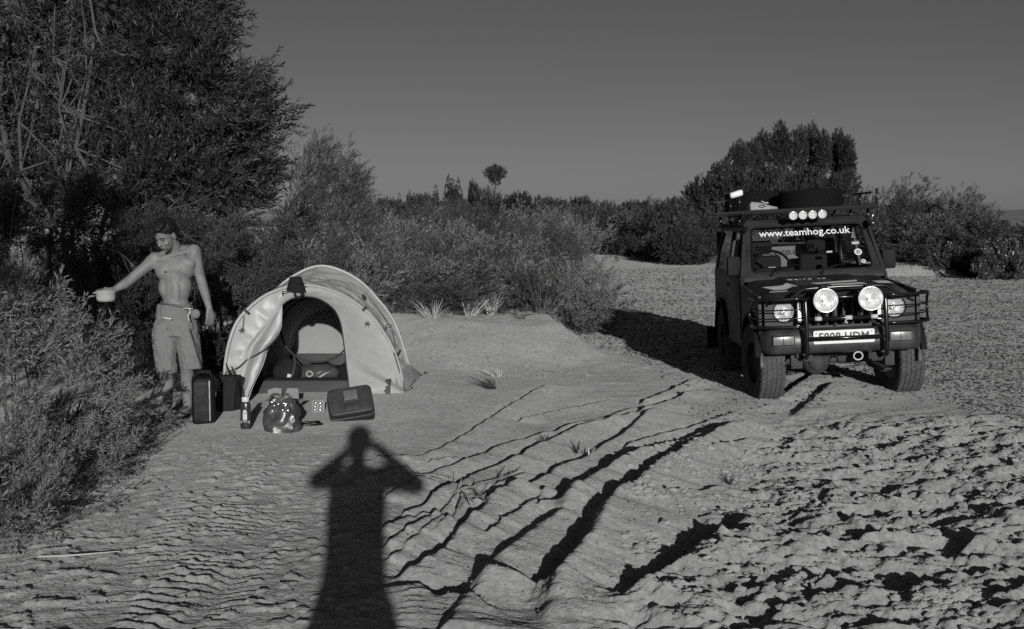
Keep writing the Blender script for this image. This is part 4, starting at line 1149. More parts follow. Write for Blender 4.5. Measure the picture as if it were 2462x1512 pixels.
HM_px = T2([(235, 900), (330, 600), (440, 400), (550, 282), (620, 220), (700, 170), (790, 125), (880, 104), (970, 112), (1050, 138), (1130, 175), (1200, 220), (1280, 290), (1350, 370), (1420, 455), (1480, 550), (1525, 660), (1560, 770), (1590, 870), (1610, 960), (1625, 1010)])
HM = [at_t(q, 10.80 + (q[0] - 700) * .0006) for q in HM_px]
HM[0] = drop(HM[0]); HM[-1] = drop(HM[-1])
NA = 72
HF_ = resample(catmull(HF, 6), NA); HM_ = resample(catmull(HM, 6), NA)
HB_ = []
for i in range(NA):                                  # low rear end
    t = i / (NA - 1); a = math.pi * t
    HB_.append(Vector((-1.90 - .62 * math.cos(a), 12.50, 0.74 * math.sin(a) ** .8)) - TO)
HB_[0] = drop(HB_[0]); HB_[-1] = drop(HB_[-1])
def wrinkle(p, amp, fr, seed):
    q = Vector((p.x * fr + seed, p.y * fr, p.z * fr * .45))
    return mnoise.noise(q) * amp + mnoise.noise(q * 2.7) * amp * .45
def loft(A, B, n, sag, amp, fr, seed, bulge=0.0):
    rows = []
    cen = Vector((sum(p.x for p in A) / len(A), 0, .2))
    for j in range(n + 1):
        t = j / n
        row = []
        for i in range(len(A)):
            p = A[i].lerp(B[i], t)
            s = math.sin(math.pi * t)
            o = Vector((p.x - cen.x, 0, p.z)); o = o.normalized() if o.length > 1e-6 else Vector((0, 0, 1))
            e = min(i, len(A) - 1 - i) / 6; e = min(e, 1)
            row.append(p + o * (-sag * s + wrinkle(Vector((i * .055, t * 1.4, 0)), amp, fr, seed) * min(1, s * 3) * e))
        rows.append(row)
    return rows
b = MB(); b.grid(loft(HF_, HM_, 26, .035, .030, 5.5, 1)); b.grid(loft(HM_, HB_, 14, .05, .02, 4, 9))
fly = b.build('fly_sheet', M_fly, tent, 0)
for i_ in (20, 34, 47):                              # seams from hoop to hoop
    b = MB(); q_ = loft(HF_, HM_, 26, .035, .030, 5.5, 1); b.tube([r_s[i_] + Vector((0, -.004, .002)) for r_s in q_], .0035, 5); b.build('seam', M_fly_in, fly, 0)
# pole sleeves along the hoops, with dark clips
def sleeve(P, r, lift):
    b = MB(); b.tube([p + Vector((0, -lift, .004)) for p in P], r, 8); return b.build('pole_sleeve', M_fly, tent, 0)
sleeve(HF_[6:-2], .016, .004); sleeve(HM_[16:-2], .014, .0)
def clip(p, d, ln=.05, w=.012):
    b = MB(); d = Vector(d).normalized(); b.tube([p - d * ln * .5, p + d * ln * .5], w, 6); return b.build('pole_clip', M_seam, tent, 30)
for (a, c), Y, d in [((305, 470), None, (.6, 0, -.5)), ((1243, 442), None, (.5, 0, .5)), ((1142, 220), 10.95, (.8, 0, .35)), ((1240, 345), 10.6, (.6, 0, -.6)), ((1520, 790), 10.6, (.3, 0, .5))]:
    q = T2([(a, c)])[0]
    clip(at_t(q, (frontY(q[0]) if Y is None else Y) - .03), d)
# the vestibule front: cloth between the front hoop and the door arch
D_px = T2([(310, 1172), (345, 1085), (390, 985), (430, 900), (462, 800), (490, 730), (520, 640), (545, 560), (562, 490), (585, 418), (630, 380), (680, 358), (740, 347), (790, 347), (850, 356), (905, 377), (960, 413), (1005, 455), (1035, 510), (1055, 570), (1070, 660), (1080, 740), (1090, 830), (1102, 930), (1112, 1010), (1122, 1085)])
dY = lambda px: frontY(px) - .10
DR = [at_t(q, dY(q[0])) for q in D_px]
DR[0] = drop(DR[0]); DR[-1] = drop(DR[-1])
DR_ = resample(catmull(DR, 6), NA)
# outer edge: hoop plus the hem that runs from its ends to the door's feet
hemL = [at_t(T2([(a, c)])[0], dY(T2([(a, c)])[0][0])) for a, c in [(300, 1182), (240, 1192), (190, 1200)]]
hemR = [at_t(T2([(a, c)])[0], dY(T2([(a, c)])[0][0])) for a, c in [(1560, 1097), (1450, 1118), (1280, 1170), (1180, 1160), (1135, 1095)]]
hemL = [drop(p) for p in hemL]; hemR = [drop(p) for p in hemR]
OUT = resample(hemL + HF_[1:-1] + hemR[:-1], 120)
# pair outer and inner by angle about the door's middle
ctr = Vector((DR_[36].x, 0, .42))
def ang(p): return math.atan2(p.z - ctr.z + 0.25, p.x - ctr.x + .02)
DI = resample(DR_, 120)
rows = []
NR = 16
for j in range(NR + 1):
    t = j / NR; row = []
    for i in range(120):
        p = OUT[i].lerp(DI[i], t)
        s = math.sin(math.pi * t)
        fold = (mnoise.noise(Vector((i * .30, t * 1.0, 3))) * .030 + mnoise.noise(Vector((i * .75, t * .8, 7))) * .015) * s
        p = p + Vector((0, -1, 0)) * (fold - .03 * s)
        row.append(p)
    rows.append(row)
b = MB(); b.grid(rows); vest = b.build('vestibule', M_fly, tent, 0)
b = MB(); b.tube([p + Vector((0, -.006, 0)) for p in DI[24:116]], .006, 6); b.build('door_binding', M_seam, vest, 0)
# the door flap, drawn aside and hanging in folds on the near side
def q2(a, c, dy=0.0): q = T2([(a, c)])[0]; return at_t(q, frontY(q[0]) - .14 + dy)
inner = [q2(*p) for p in [(588, 415), (588, 500), (582, 590), (560, 640), (520, 705), (462, 760), (425, 880), (380, 985), (330, 1090), (300, 1172)]]
outer = [q2(*p) for p in [(570, 425), (500, 480), (440, 560), (370, 640), (300, 740), (240, 860), (215, 960), (205, 1060), (200, 1140), (195, 1195)]]
A_, B_ = resample(catmull(inner, 6), 46), resample(catmull(outer, 6), 46)
rows = []
for i in range(46):
    v = i / 45; row = []
    for j in range(22):
        t = j / 21
        p = A_[i].lerp(B_[i], t)
        f = .026 * math.sin(t * 8.5 + v * 3 + .6) * min(1, v * 2.5) * math.sin(math.pi * min(1, t * 1.02)) + .05 * math.sin(math.pi * t) * math.exp(-((v - .42) / .2) ** 2)
        row.append(p + Vector((0, -f - .012 + mnoise.noise(Vector((t * 5, v * 5, 2))) * .014, 0)))
    rows.append(row)
b = MB(); b.grid(rows); flap = b.build('door_flap', M_fly, tent, 0)
zip_ = catmull([q2(a, c, -.045) for a, c in [(565, 640), (520, 700), (450, 765), (380, 810), (300, 855), (245, 905), (190, 935), (140, 955), (134, 985), (150, 1020)]], 6)
b = MB(); b.tube(zip_, .007, 6); b.build('door_edge', M_seam, flap, 0)
# inner tent: back and side walls, tub floor with its raised sill
def PW(x, y, z): return Vector((x, y, z)) - TO
rows = []
for j in range(15):
    t = j / 14; row = []
    for i in range(41):
        a = math.pi * i / 40
        Y = 10.75 + 1.45 * t
        w = .66 - .10 * t; h = (.94 + .06 * math.sin(t * 2.6)) * (1 - .32 * t * t)
        row.append(PW(-1.74 - .14 * t - w * math.cos(a) * (1 if abs(math.cos(a)) < .99 else 1), Y, .03 + h * math.sin(a) ** .72 + wrinkle(Vector((i * .1, t, 0)), .012, 4, 3)))
    rows.append(row)
b = MB(); b.grid(rows); b.build('inner_tent', M_fly_in, tent, 0)
back = rows[-1]
b = MB()
cb = PW(-1.64, 12.42, .35)
for j in range(6): pass
b.grid([[p.lerp(PW(-1.88 - .56 * math.cos(math.pi * i / 40), 12.22, .02), t) + Vector((0, .05 * math.sin(math.pi * t) + wrinkle(p * 1.0 + Vector((t, 0, 0)), .010, 6, 5), 0)) for i, p in enumerate(back)] for t in [k / 12 for k in range(13)]])
b.build('back_wall', M_fly_in, tent, 0)
b = MB()
b.box(-2.38, -1.30, 10.55, 12.10, 0.01, .03, Matrix.Translation(-TO))
b.prism([(10.42, .005), (10.46, .13), (10.60, .145), (10.66, .005)], 'x', -2.40, -1.14, Matrix.Translation(-TO))
b.prism([(12.06, .005), (12.08, .20), (12.12, .20), (12.16, .005)], 'x', -2.40, -1.36, Matrix.Translation(-TO))
b.build('tub_floor', M_tub, tent, 30, bevel=.012)
b = MB()                                             # circle of the inner door's zip
ring = [at_t(T2([(860 + 285 * math.cos(a), 610 + 262 * math.sin(a))])[0], 10.74) for a in [2 * math.pi * k / 48 for k in range(49)]]
b.tube([p for p in ring if p.z + TO.z > .02], .010, 6); b.build('inner_door_zip', M_seam, tent, 0)
# skirt at the corner, guy lines and pegs
def gq(a, c, dz=0.0):
    q = T2([(a, c)])[0]; p = gp(*q)
    for _ in range(5): p = gp(q[0], q[1], hz(p.x, p.y) + dz)
    return tw(p)
b = MB()
b.grid([[q2(1488, 1000, .12), q2(1500, 1050, .10), gq(1555, 1098, .01)], [at_t(T2([(1590, 880)])[0], 10.9), at_t(T2([(1610, 960)])[0], 10.9), gq(1600, 1090, .02)], [at_t(T2([(1610, 900)])[0], 11.0), gq(1705, 978, .01), gq(1690, 985, .01)]])
b.build('corner_skirt', M_fly, tent, 0)
b = MB()
b.tube([q2(1478, 795, .1), gq(1568, 1098, .01)], .006, 6)
b.build('guy_line', M_cord, tent, 0)
b = MB(); b.tube([at_t(T2([(1600, 895)])[0], 11.0), gq(1705, 980, .01)], .005, 6); b.build('guy_line', M_cord, tent, 0)
b = MB(); b.tube([gq(1580, 1098, .02), gq(1650, 1010, .08)], .004, 6); b.build('guy_line', M_cord, tent, 0)
b = MB(); b.tube([at_t(T2([(1405, 605)])[0], 10.35), at_t(T2([(1425, 565)])[0], 10.5), at_t(T2([(1465, 578)])[0], 10.7)], .004, 6); b.build('guy_line', M_cord, tent, 0)
for a, c in [(1568, 1100), (1600, 1096), (1718, 972), (255, 1200)]:
    p = gq(a, c); b = MB(); b.tube([p + Vector((0, 0, -.06)), p + Vector((.01, 0, .035))], .006, 6); b.tube([p + Vector((.01, 0, .033)), p + Vector((.04, 0, .02))], .006, 6); b.build('tent_peg', M_peg, tent, 40)
for a, c in [(265, 612), (1268, 562)]:              # little vents, tied off
    p = q2(a, c, .10); b = MB()
    for k in range(6):
        an = k * 1.05; b.tube([p, p + Vector((math.cos(an) * .03, -.03, math.sin(an) * .03))], [.005, .002], 5)
    b.build('vent_tie', M_cord, tent, 40)
b = MB(); b.tube([q2(275, 500, .06), q2(272, 560, .08), q2(265, 610, .08)], .003, 5); b.build('vent_tie', M_cord, tent, 40)

# a black cap hooked over the front hoop
cp = at(T2([(690, 255)])[0][0], T2([(690, 255)])[0][1], 10.02)
M_black = mat('black_cloth', 0.012, rough=0.85, spec=0.2)
cap = empty('cap', cp, 0, 'black cap hooked over the front hoop of the tent, above the door', 'cap')
b = MB()
V_ = []
for i in range(9):
    t = i / 8
    row = []
    for k in range(15):
        a = math.pi * k / 14
        w = .085 + .045 * t
        row.append(Vector((-w * math.cos(a) + .01, -.07 * math.sin(a) * (.4 + t * .6) - .02, .10 - .17 * t + .022 * math.sin(a) * (1 - t) + mnoise.noise(Vector((k * .5, t * 3, 1))) * .010)))
    V_.append(row)
b.grid(V_); b.add(V_[0] + [Vector((0.01, 0.0, .12))], [(i, i + 1, len(V_[0])) for i in range(len(V_[0]) - 1)])
b.build('crown', M_black, cap, 0)
b = MB()
b.grid([[Vector((.06 + .11 * t - .02 * s, -.07 - .02 * s, .055 - .035 * t - .035 * s * (1 - t))) for s in (0, .5, 1)] for t in [k / 5 for k in range(6)]]); b.build('peak', M_black, cap, 0)
b = MB(); b.tube(catmull([(-.10, -.06, -.07), (-.13, -.06, -.085), (-.165, -.05, -.09), (-.165, -.05, -.13)], 4), .008, 6); b.build('strap', M_black, cap, 0)
b = MB(); b.tube(catmull([(.0, -.09, -.09), (.03, -.09, -.16), (.09, -.09, -.15), (.12, -.09, -.08)], 6), .018, 6); b.build('strap', M_black, cap, 0)
cap.scale = (.66, .66, .66)

# ------------------------------------------------------------------ the things lying about the tent
M_ketchup = mat('sauce_bottle_plastic', 0.035, rough=0.25, spec=0.5)
M_white = mat('white_plastic', 0.62, rough=0.4)
M_paper = mat('paper_label', 0.55, rough=0.6, var=.1, vscale=30)
M_print = mat('dark_print', 0.04, rough=0.6)
M_case = mat('case_plastic', 0.042, rough=0.5, spec=0.4, var=.35, vscale=9, bump=.3, bscale=30)
M_case2 = mat('can_paint', 0.012, rough=0.6, spec=0.15, var=.55, vscale=7, bump=.3, bscale=25)
M_card = mat('cardboard', 0.26, rough=0.9, spec=0.1, var=.08, vscale=8)
M_film = mat('shiny_plastic_film', 0.065, rough=0.30, spec=0.5, var=.5, vscale=10, bump=.4, bscale=12, bdist=.02)
M_clear = emit_free_glass('clear_film', .92)
M_pack = mat('pack_cloth', 0.018, rough=0.8, spec=0.2)
M_pack2 = mat('pack_cloth_grey', 0.06, rough=0.75, spec=0.2, var=.3, vscale=9)
def g_at(px, py):
    p = gp(px, py)
    for _ in range(6): p = gp(px, py, hz(p.x, p.y))
    return on(p.x, p.y)
# sauce bottle
p = g_at(591, 1031)
bt = empty('sauce_bottle', p, 0, 'dark plastic sauce bottle with white cap and pale label, standing on the sand', 'bottle')
k = .262 / .25
prof = [(.020, .0), (.034, .003), (.0365, .02), (.036, .05), (.034, .095), (.033, .12), (.0345, .15), (.034, .175), (.028, .198), (.024, .205)]
b = MB(); b.lathe([(r * 1.12 * k, z * k) for r, z in prof], 28); o = b.build('body', M_ketchup, bt, 60); o.scale = (1, .72, 1)
b = MB(); b.lathe([(.026, .203), (.0275, .206), (.0275, .232), (.025, .238), (.0, .239)], 24); o = b.build('cap', M_white, bt, 40); o.scale = (1.05, .95, 1.05)
b = MB()
rows = []
for i in range(9):
    z = .045 + .10 * i / 8; w = (.030 if z > .06 else .033) * (1 - .28 * max(0, (z - .06) / .085)); 
    rows.append([(w * u, -.0285 * k + .010 * (u * u) - .0005, z * k) for u in (-1, -.5, 0, .5, 1)])
b.grid(rows); lb = b.build('label', M_paper, bt, 0)
b = MB(); b.box(-.016, .016, -.0312, -.0305, .068, .074); b.box(-.02, .02, -.0315, -.0308, .056, .0585); b.ell((0.004, -.0300, .125), (.006, .001, .006), 8, 6); b.build('print', M_print, lb, 30)
# bag of bread-like things: shiny dark plastic carrier
p = g_at(677, 1036)
bag = empty('plastic_bag', p, 0, 'shiny dark plastic bag crammed with shopping, standing on the sand in front of the tent', 'bag')
b = MB()
rows = []
for i in range(17):
    t = i / 16; row = []
    for k_ in range(40):
        a = 2 * math.pi * k_ / 40
        w = .150 * (1 - .46 * t ** 2.2) * (.86 + .14 * math.sin(t * 3.1)); d = .10 * (1 - .6 * t * t)
        n = mnoise.noise(Vector((math.cos(a) * 2.2, math.sin(a) * 2.2, t * 4.0))) * .030 + mnoise.noise(Vector((math.cos(a) * 5, math.sin(a) * 5, t * 10))) * .012
        row.append(((w + n) * math.copysign(abs(math.cos(a)) ** .75, math.cos(a)), (d + n * .7) * math.sin(a), .255 * t + .012 * math.sin(a * 3) * t))
    rows.append(row + [row[0]])
b.grid(rows); b.build('body', M_film, bag, 50)
for dx, rr in ((-.03, .05), (.045, .04)):
    b = MB(); b.tube(catmull([(dx - rr, -.02, .22), (dx - rr * .8, -.03, .275), (dx, -.03, .29), (dx + rr * .9, -.03, .265), (dx + rr, -.02, .215)], 5), [.010] * 20 + [.006], 6); b.build('handle', M_film, bag, 0)
b = MB()
for k_ in range(9):
    a = random.random() * 6.28; c = Vector((.03 + .09 * math.cos(a) * random.random(), -.085 - .02 * random.random(), .16 + .09 * random.random()))
    b.ell(c, (.010 + .008 * random.random(), .005, .006 + .006 * random.random()), 7, 5)
b.build('foil_wrapper', M_peg, bag, 0)
# open cardboard box behind it
p = g_at(676, 985)
bx = empty('cardboard_box', p, R(-6), 'small open cardboard box with its flaps up, behind the shiny bag', 'box')
b = MB(); b.box(-.125, .135, -.06, .07, 0, .085); b.build('body', M_card, bx, 30, bevel=.003)
for pts in ([(-.125, -.06, .085), (.0, -.06, .085), (-.01, -.12, .06), (-.14, -.12, .05)], [(.135, -.06, .085), (.135, .07, .085), (.20, .06, .10), (.19, -.06, .07)], [(-.125, .07, .085), (-.02, .07, .085), (-.03, .11, .165), (-.085, .11, .17), (-.15, .10, .15)], [(0.0, .07, .085), (.135, .07, .085), (.115, .12, .165), (.02, .12, .168)]):
    b = MB(); vs_ = [Vector(v) for v in pts]; nn = (vs_[1] - vs_[0]).cross(vs_[2] - vs_[0]).normalized() * .004
    m = len(vs_); b.add(vs_ + [v + nn for v in vs_], [list(range(m)), list(range(m, 2 * m))[::-1]] + [(i, (i + 1) % m, m + (i + 1) % m, m + i) for i in range(m)])
    b.build('flap', M_card, bx, 20)
# dark knife-like tool on the box edge
p = at(633, 977, 9.75)
tl = empty('penknife', at(660, 991, 9.60), 0, 'black penknife handle laid across the front edge of the cardboard box', 'knife')
b = MB(); b.box(-.045, .045, -.008, .008, -.008, .008); b.build('handle', M_black, tl, 30, bevel=.003)
b = MB(); b.box(-.012, .012, -.0095, -.008, -.003, .003); b.build('badge', M_peg, tl, 30)
# foil pack
p = g_at(765, 992)
fp = empty('blister_pack', p, R(8), 'pale foil blister pack glinting between the box and the black case', 'pack')
b = MB(); b.box(-.055, .055, -.012, .012, 0, .105, Matrix.Rotation(R(-18), 4, 'X')); b.build('card', M_card, fp, 30, bevel=.002)
for i in range(2):
    for j in range(3):
        b = MB(); b.ell((-.026 + .046 * i + random.uniform(-.005, .005), -.016, .022 + .030 * j + random.uniform(-.004, .004)), (.018, .008, .0115), 8, 6, Matrix.Rotation(R(-18), 4, 'X')); b.build('foil_blister', M_peg, fp, 0)
# small torch-like things in clear wrap
p = g_at(742, 1022)
tp = empty('torch', p, R(-4), 'thin black torch in crumpled clear wrap, lying beside the shiny bag', 'torch')
b = MB(); b.tube([(-.085, 0, .022), (.03, 0, .020), (.085, .0, .022)], [.013, .013, .018], 12); b.build('body', M_black, tp, 40)
b = MB(); b.tube([(-.07, -.014, .03), (.06, -.018, .018)], [.006, .010], 8); b.build('blade', M_peg, tp, 40)
b = MB(); b.ell((-.095, -.005, .028), (.014, .012, .012), 10, 8); b.build('cap', M_white, tp, 0)
b = MB(); b.tube(catmull([(-.09, -.01, .02), (-.085, -.04, .006), (-.11, -.06, .006), (-.07, -.07, .006), (-.03, -.055, .008)], 5), .0028, 5); b.build('cord', M_white, tp, 0)
b = MB(); b.ell((.02, -.01, .014), (.10, .035, .018), 14, 8); b.build('wrap', M_clear, tp, 0, jit=.012)
# moulded case: the lying jerrycan
p = g_at(843, 1016)
cs = empty('plastic_case', p, R(7), 'black moulded plastic case with a recessed carrying handle, lying by the tent door', 'case')
Mx = Matrix.Translation((0, .10, .135)) @ Matrix.Rotation(R(-33), 4, 'X') @ Matrix.Rotation(R(-9), 4, 'Y')
def rrect(w, h, r, n=5):
    out = []
    for cx, cy, a0 in ((w - r, h - r, 0), (-w + r, h - r, 90), (-w + r, -h + r, 180), (w - r, -h + r, 270)):
        for k_ in range(n + 1):
            a = R(a0 + 90 * k_ / n); out.append((cx + r * math.cos(a), cy + r * math.sin(a)))
    return out
b = MB(); b.prism(rrect(.180, .118, .045), 'y', -.085, .0, Mx); b.build('lid', M_case, cs, 40, bevel=.014, seg=3)
b = MB(); b.prism(rrect(.185, .122, .045), 'y', .004, .13, Mx); b.build('body', M_case, cs, 40, bevel=.014, seg=3)
b = MB(); b.tube([Mx @ Vector(v) for v in [(-.062, -.092, -.075), (-.062, -.105, .055)]], .008, 8); b.tube([Mx @ Vector(v) for v in [(.072, -.092, -.075), (.072, -.105, .065)]], .008, 8); b.tube([Mx @ Vector(v) for v in [(-.062, -.103, -.02), (.072, -.103, -.015)]], .010, 8); b.build('carry_handle', M_case, cs, 40)
b = MB(); b.box(-.050, .060, -.094, -.083, .0, .085, Mx); b.build('plate', mat('worn_panel', .12, rough=.5, var=.3, vscale=12), cs, 30, bevel=.006)
b = MB(); b.box(-.05, .06, -.094, -.083, -.09, -.035, Mx); b.build('plate', M_case, cs, 30, bevel=.006)
b = MB(); b.tube([Mx @ Vector((-.125 + .035 * math.cos(a), -.09, -.02 + .035 * math.sin(a))) for a in [6.283 * k_ / 20 for k_ in range(20)]], .006, 6, closed=True); b.build('vent_ring', M_case, cs, 0)
b = MB(); b.tube([Mx @ Vector(v) for v in [(-.10, .03, .128), (-.03, .05, .142), (.08, .04, .128)]], .010, 8); b.build('top_handle', M_case, cs, 0)
# upright can beside the man's leg
p = g_at(491, 1013)
jc = empty('jerry_can', p, R(14), 'dark battered metal can standing upright beside the leg of the man', 'can')
jc.scale = (.86, .86, .86)
b = MB(); b.prism(rrect(.105, .155, .05), 'z', 0.0, .43); b.build('body', M_case2, jc, 40, bevel=.022, seg=3)
b = MB(); b.box(-.085, .05, -.168, -.150, .03, .40); b.build('panel', mat('can_panel', .022, rough=.6, spec=.2, var=.6, vscale=11, bump=.3, bscale=30), jc, 30, bevel=.008)
b = MB(); b.box(.05, .062, -.172, -.150, .03, .405); b.build('rim', mat('pale_edge', .32, rough=.4, var=.3, vscale=15), jc, 30, bevel=.003)  # much paler strip along the front edge of the can
for dy in (-.07, .0, .07):
    b = MB(); b.tube(catmull([(-.075, dy, .425), (-.065, dy, .462), (.0, dy, .472), (.065, dy, .462), (.075, dy, .425)], 4), .010, 8); b.build('handle', M_case2, jc, 0)
b = MB(); b.lathe([(.024, .42), (.026, .45), (.02, .462), (0, .464)], 14, Matrix.Translation((-.02, .12, 0))); b.build('cap', M_case2, jc, 40)
# dark rucksack against the tent wall
p = g_at(548, 985)
rs = empty('rucksack', p, R(-8), 'black rucksack with pale tag and buckles leaning on the tent wall beside the can', 'rucksack')
b = MB()
rows = []
for i in range(13):
    t = i / 12; row = []
    for k_ in range(28):
        a = 2 * math.pi * k_ / 28
        w = .105 * (1 - .30 * t ** 2) ; d = .085 * (1 - .35 * t * t)
        n = mnoise.noise(Vector((math.cos(a) * 2, math.sin(a) * 2, t * 3))) * .018
        row.append(((w + n) * math.copysign(abs(math.cos(a)) ** .7, math.cos(a)) + .03 * t, (d + n) * math.sin(a), .30 * math.sin(t * math.pi / 2)))
    rows.append(row + [row[0]])
b.grid(rows); b.add(rows[-1][:-1], [list(range(28))]); b.build('body', M_pack, rs, 50)
b = MB(); b.box(-.125, -.075, -.085, -.078, .115, .155); b.build('tag', M_paper, rs, 20, bevel=.002)
for s_ in (-.055, -.025):
    b = MB(); b.tube(catmull([(s_, -.09, .17), (s_ - .012, -.105, .215), (s_ + .004, -.085, .26)], 4), .006, 6); b.build('strap', M_card, rs, 0)
b = MB(); b.tube(catmull([(.06, -.02, .29), (.02, -.03, .36), (.0, -.02, .40), (.03, -.02, .30)], 5), .006, 6); b.build('strap', M_black, rs, 0)
# ------------- inside the tent
def inn(px, py, Y): return at(px, py, Y)
b_ = inn(690, 905, 10.85)
rp_ = empty('rucksack', (b_.x, b_.y, .05), R(10), 'black rucksack with a white tag just inside the tent door', 'rucksack')
b = MB()
b.ell((0, 0, .11), (.13, .12, .13), 20, 14); b.build('body', M_pack, rp_, 0, jit=.03)
b = MB(); b.box(-.015, .02, -.135, -.128, .05, .11, Matrix.Rotation(R(12), 4, 'Y')); b.build('tag', M_paper, rp_, 20)
b = MB(); b.tube(catmull([(.03, -.12, .03), (.06, -.13, .12), (.08, -.08, .22), (.06, 0, .29)], 5), .012, 6); b.build('strap', M_pack2, rp_, 0)
b_ = inn(765, 905, 10.95)
hb = empty('holdall', (b_.x, b_.y, .05), R(-4), 'grey holdall with a pale curved print, lying inside the tent door', 'bag')
b = MB(); 
rows = []
for i in range(21):
    t = -1 + 2 * i / 20; row = []
    rr = (1 - abs(t) ** 3.5) ** .5
    for k_ in range(24):
        a = 2 * math.pi * k_ / 24
        n = mnoise.noise(Vector((t * 2.5, math.cos(a) * 1.6, math.sin(a) * 1.6))) * .022
        row.append((t * .21, (.12 * rr + n) * math.cos(a), .095 + (.095 * rr + n) * math.sin(a)))
    rows.append(row + [row[0]])
b.grid(rows); b.build('body', M_pack2, hb, 0)
Mprint = mat('pale_print', .33, rough=.6)
b = MB(); b.tube(catmull([(-.09, -.112, .035), (-.03, -.125, .032), (.03, -.128, .055), (.10, -.118, .10), (.15, -.105, .115)], 6), [.004, .006, .008, .009, .010, .010] + [.012] * 12 + [.010, .008, .006, .005, .004, .003, .002], 6); b.build('print', Mprint, hb, 0)
b = MB(); b.tube([(-.055 + .030 * math.cos(a), -.128, .095 + .026 * math.sin(a)) for a in [6.283 * k_ / 18 for k_ in range(18)]], .009, 6, closed=True); b.build('print', Mprint, hb, 0)
b = MB(); b.tube([(.02, -.13, .10), (.06, -.125, .12)], .007, 6); b.build('print', Mprint, hb, 0)
b_ = inn(830, 905, 11.2)
sm = empty('sleeping_mat', (b_.x - .02, b_.y, .035), R(2), 'dark rolled-out sleeping mat filling the floor of the tent', 'mat')
b = MB(); b.box(-.22, .22, -.55, .85, 0, .05); b.build('pad', mat('mat_foam', .035, rough=.8, var=.2, vscale=6), sm, 30, bevel=.015)
b = MB(); b.box(-.10, .0, -.53, -.48, .05, .062); b.build('tape', M_white, sm, 20, bevel=.004)
# ------------------------------------------------------------------ people
M_skin = mat('tanned_skin', 0.19, rough=0.55, spec=0.3, var=0.20, vscale=11, var2=.10, v2scale=70, bump=.15, bscale=60, bdist=.004)
M_hair = mat('dark_hair', 0.010, rough=0.6, spec=0.3)
M_stub = mat('stubble', 0.075, rough=0.7, var=.3, vscale=120)
M_short = mat('canvas_shorts', 0.185, rough=0.9, spec=0.15, var=.08, vscale=9, bump=.25, bscale=16, bdist=.01)
M_shirt = mat('dark_shirt', 0.05, rough=0.9)
M_steel = mat('polished_steel', 0.62, rough=0.20, metal=0.35)

def cap_(b, p0, p1, r0, r1, n=14, fl=1.0):
    """A tapered limb segment with rounded ends."""
    p0, p1 = Vector(p0), Vector(p1)
    d = p1 - p0; ln = d.length; d.normalize()
    pts, rs = [], []
    for i in range(4):
        a = R(90 * i / 4); pts.append(p0 - d * r0 * math.cos(a)); rs.append(max(r0 * math.sin(a), 1e-4))
    for i in range(5):
        t = i / 4; pts.append(p0.lerp(p1, t)); rs.append(r0 + (r1 - r0) * t)
    for i in range(1, 5):
        a = R(90 * i / 4); pts.append(p1 + d * r1 * math.sin(a)); rs.append(max(r1 * math.cos(a), 1e-4))
    b.tube(pts, rs, n, cap=True)
def chain(b, pts, rs, n=14):
    for i in range(len(pts) - 1): cap_(b, pts[i], pts[i + 1], rs[i], rs[i + 1], n)
def fuse(b, name, mt, parent, voxel=.006, smooth=6, noise=None, loc=None):
    """Joins the overlapping shapes into one continuous skin."""
    me = b.mesh(name, mt, None, weld=False)
    o = link(name, me)
    m = o.modifiers.new('r', 'REMESH'); m.mode = 'VOXEL'; m.voxel_size = voxel; m.use_smooth_shade = True
    s = o.modifiers.new('s', 'SMOOTH'); s.iterations = smooth; s.factor = 0.5
    bpy.context.view_layer.update()
    me2 = bpy.data.meshes.new_from_object(o.evaluated_get(bpy.context.evaluated_depsgraph_get()))
    bpy.data.objects.remove(o)
    me2.materials.clear(); me2.materials.append(mt)
    if noise:
        for v in me2.vertices:
            v.co = v.co + v.normal * noise(v.co)
    me2.polygons.foreach_set('use_smooth', [True] * len(me2.polygons))
    me2.name = name
    return link(name, me2, parent, loc)
def add_head(b, M):
    b.ell((0, .012, .035), (.074, .094, .092), 20, 14, M)
    b.ell((0, -.028, -.03), (.060, .066, .088), 18, 12, M)
    b.ell((0, -.036, -.083), (.044, .050, .040), 16, 10, M)
    b.ell((0, -.075, -.105), (.020, .018, .018), 12, 8, M)
    cap_(b, M @ Vector((-.036, -.078, .022)), M @ Vector((.036, -.078, .022)), .013, .013)
    cap_(b, M @ Vector((0, -.086, .012)), M @ Vector((0, -.113, -.028)), .009, .012)
    cap_(b, M @ Vector((-.013, -.098, -.034)), M @ Vector((.013, -.098, -.034)), .009, .009)
    for s in (-1, 1):
        b.ell((s * .042, -.062, -.03), (.022, .020, .018), 12, 8, M)
        b.ell((s * .076, .012, -.012), (.010, .022, .034), 12, 8, M)
    cap_(b, M @ Vector((-.018, -.090, -.062)), M @ Vector((.018, -.090, -.062)), .008, .008)
    cap_(b, M @ Vector((-.014, -.088, -.074)), M @ Vector((.014, -.088, -.074)), .008, .008)
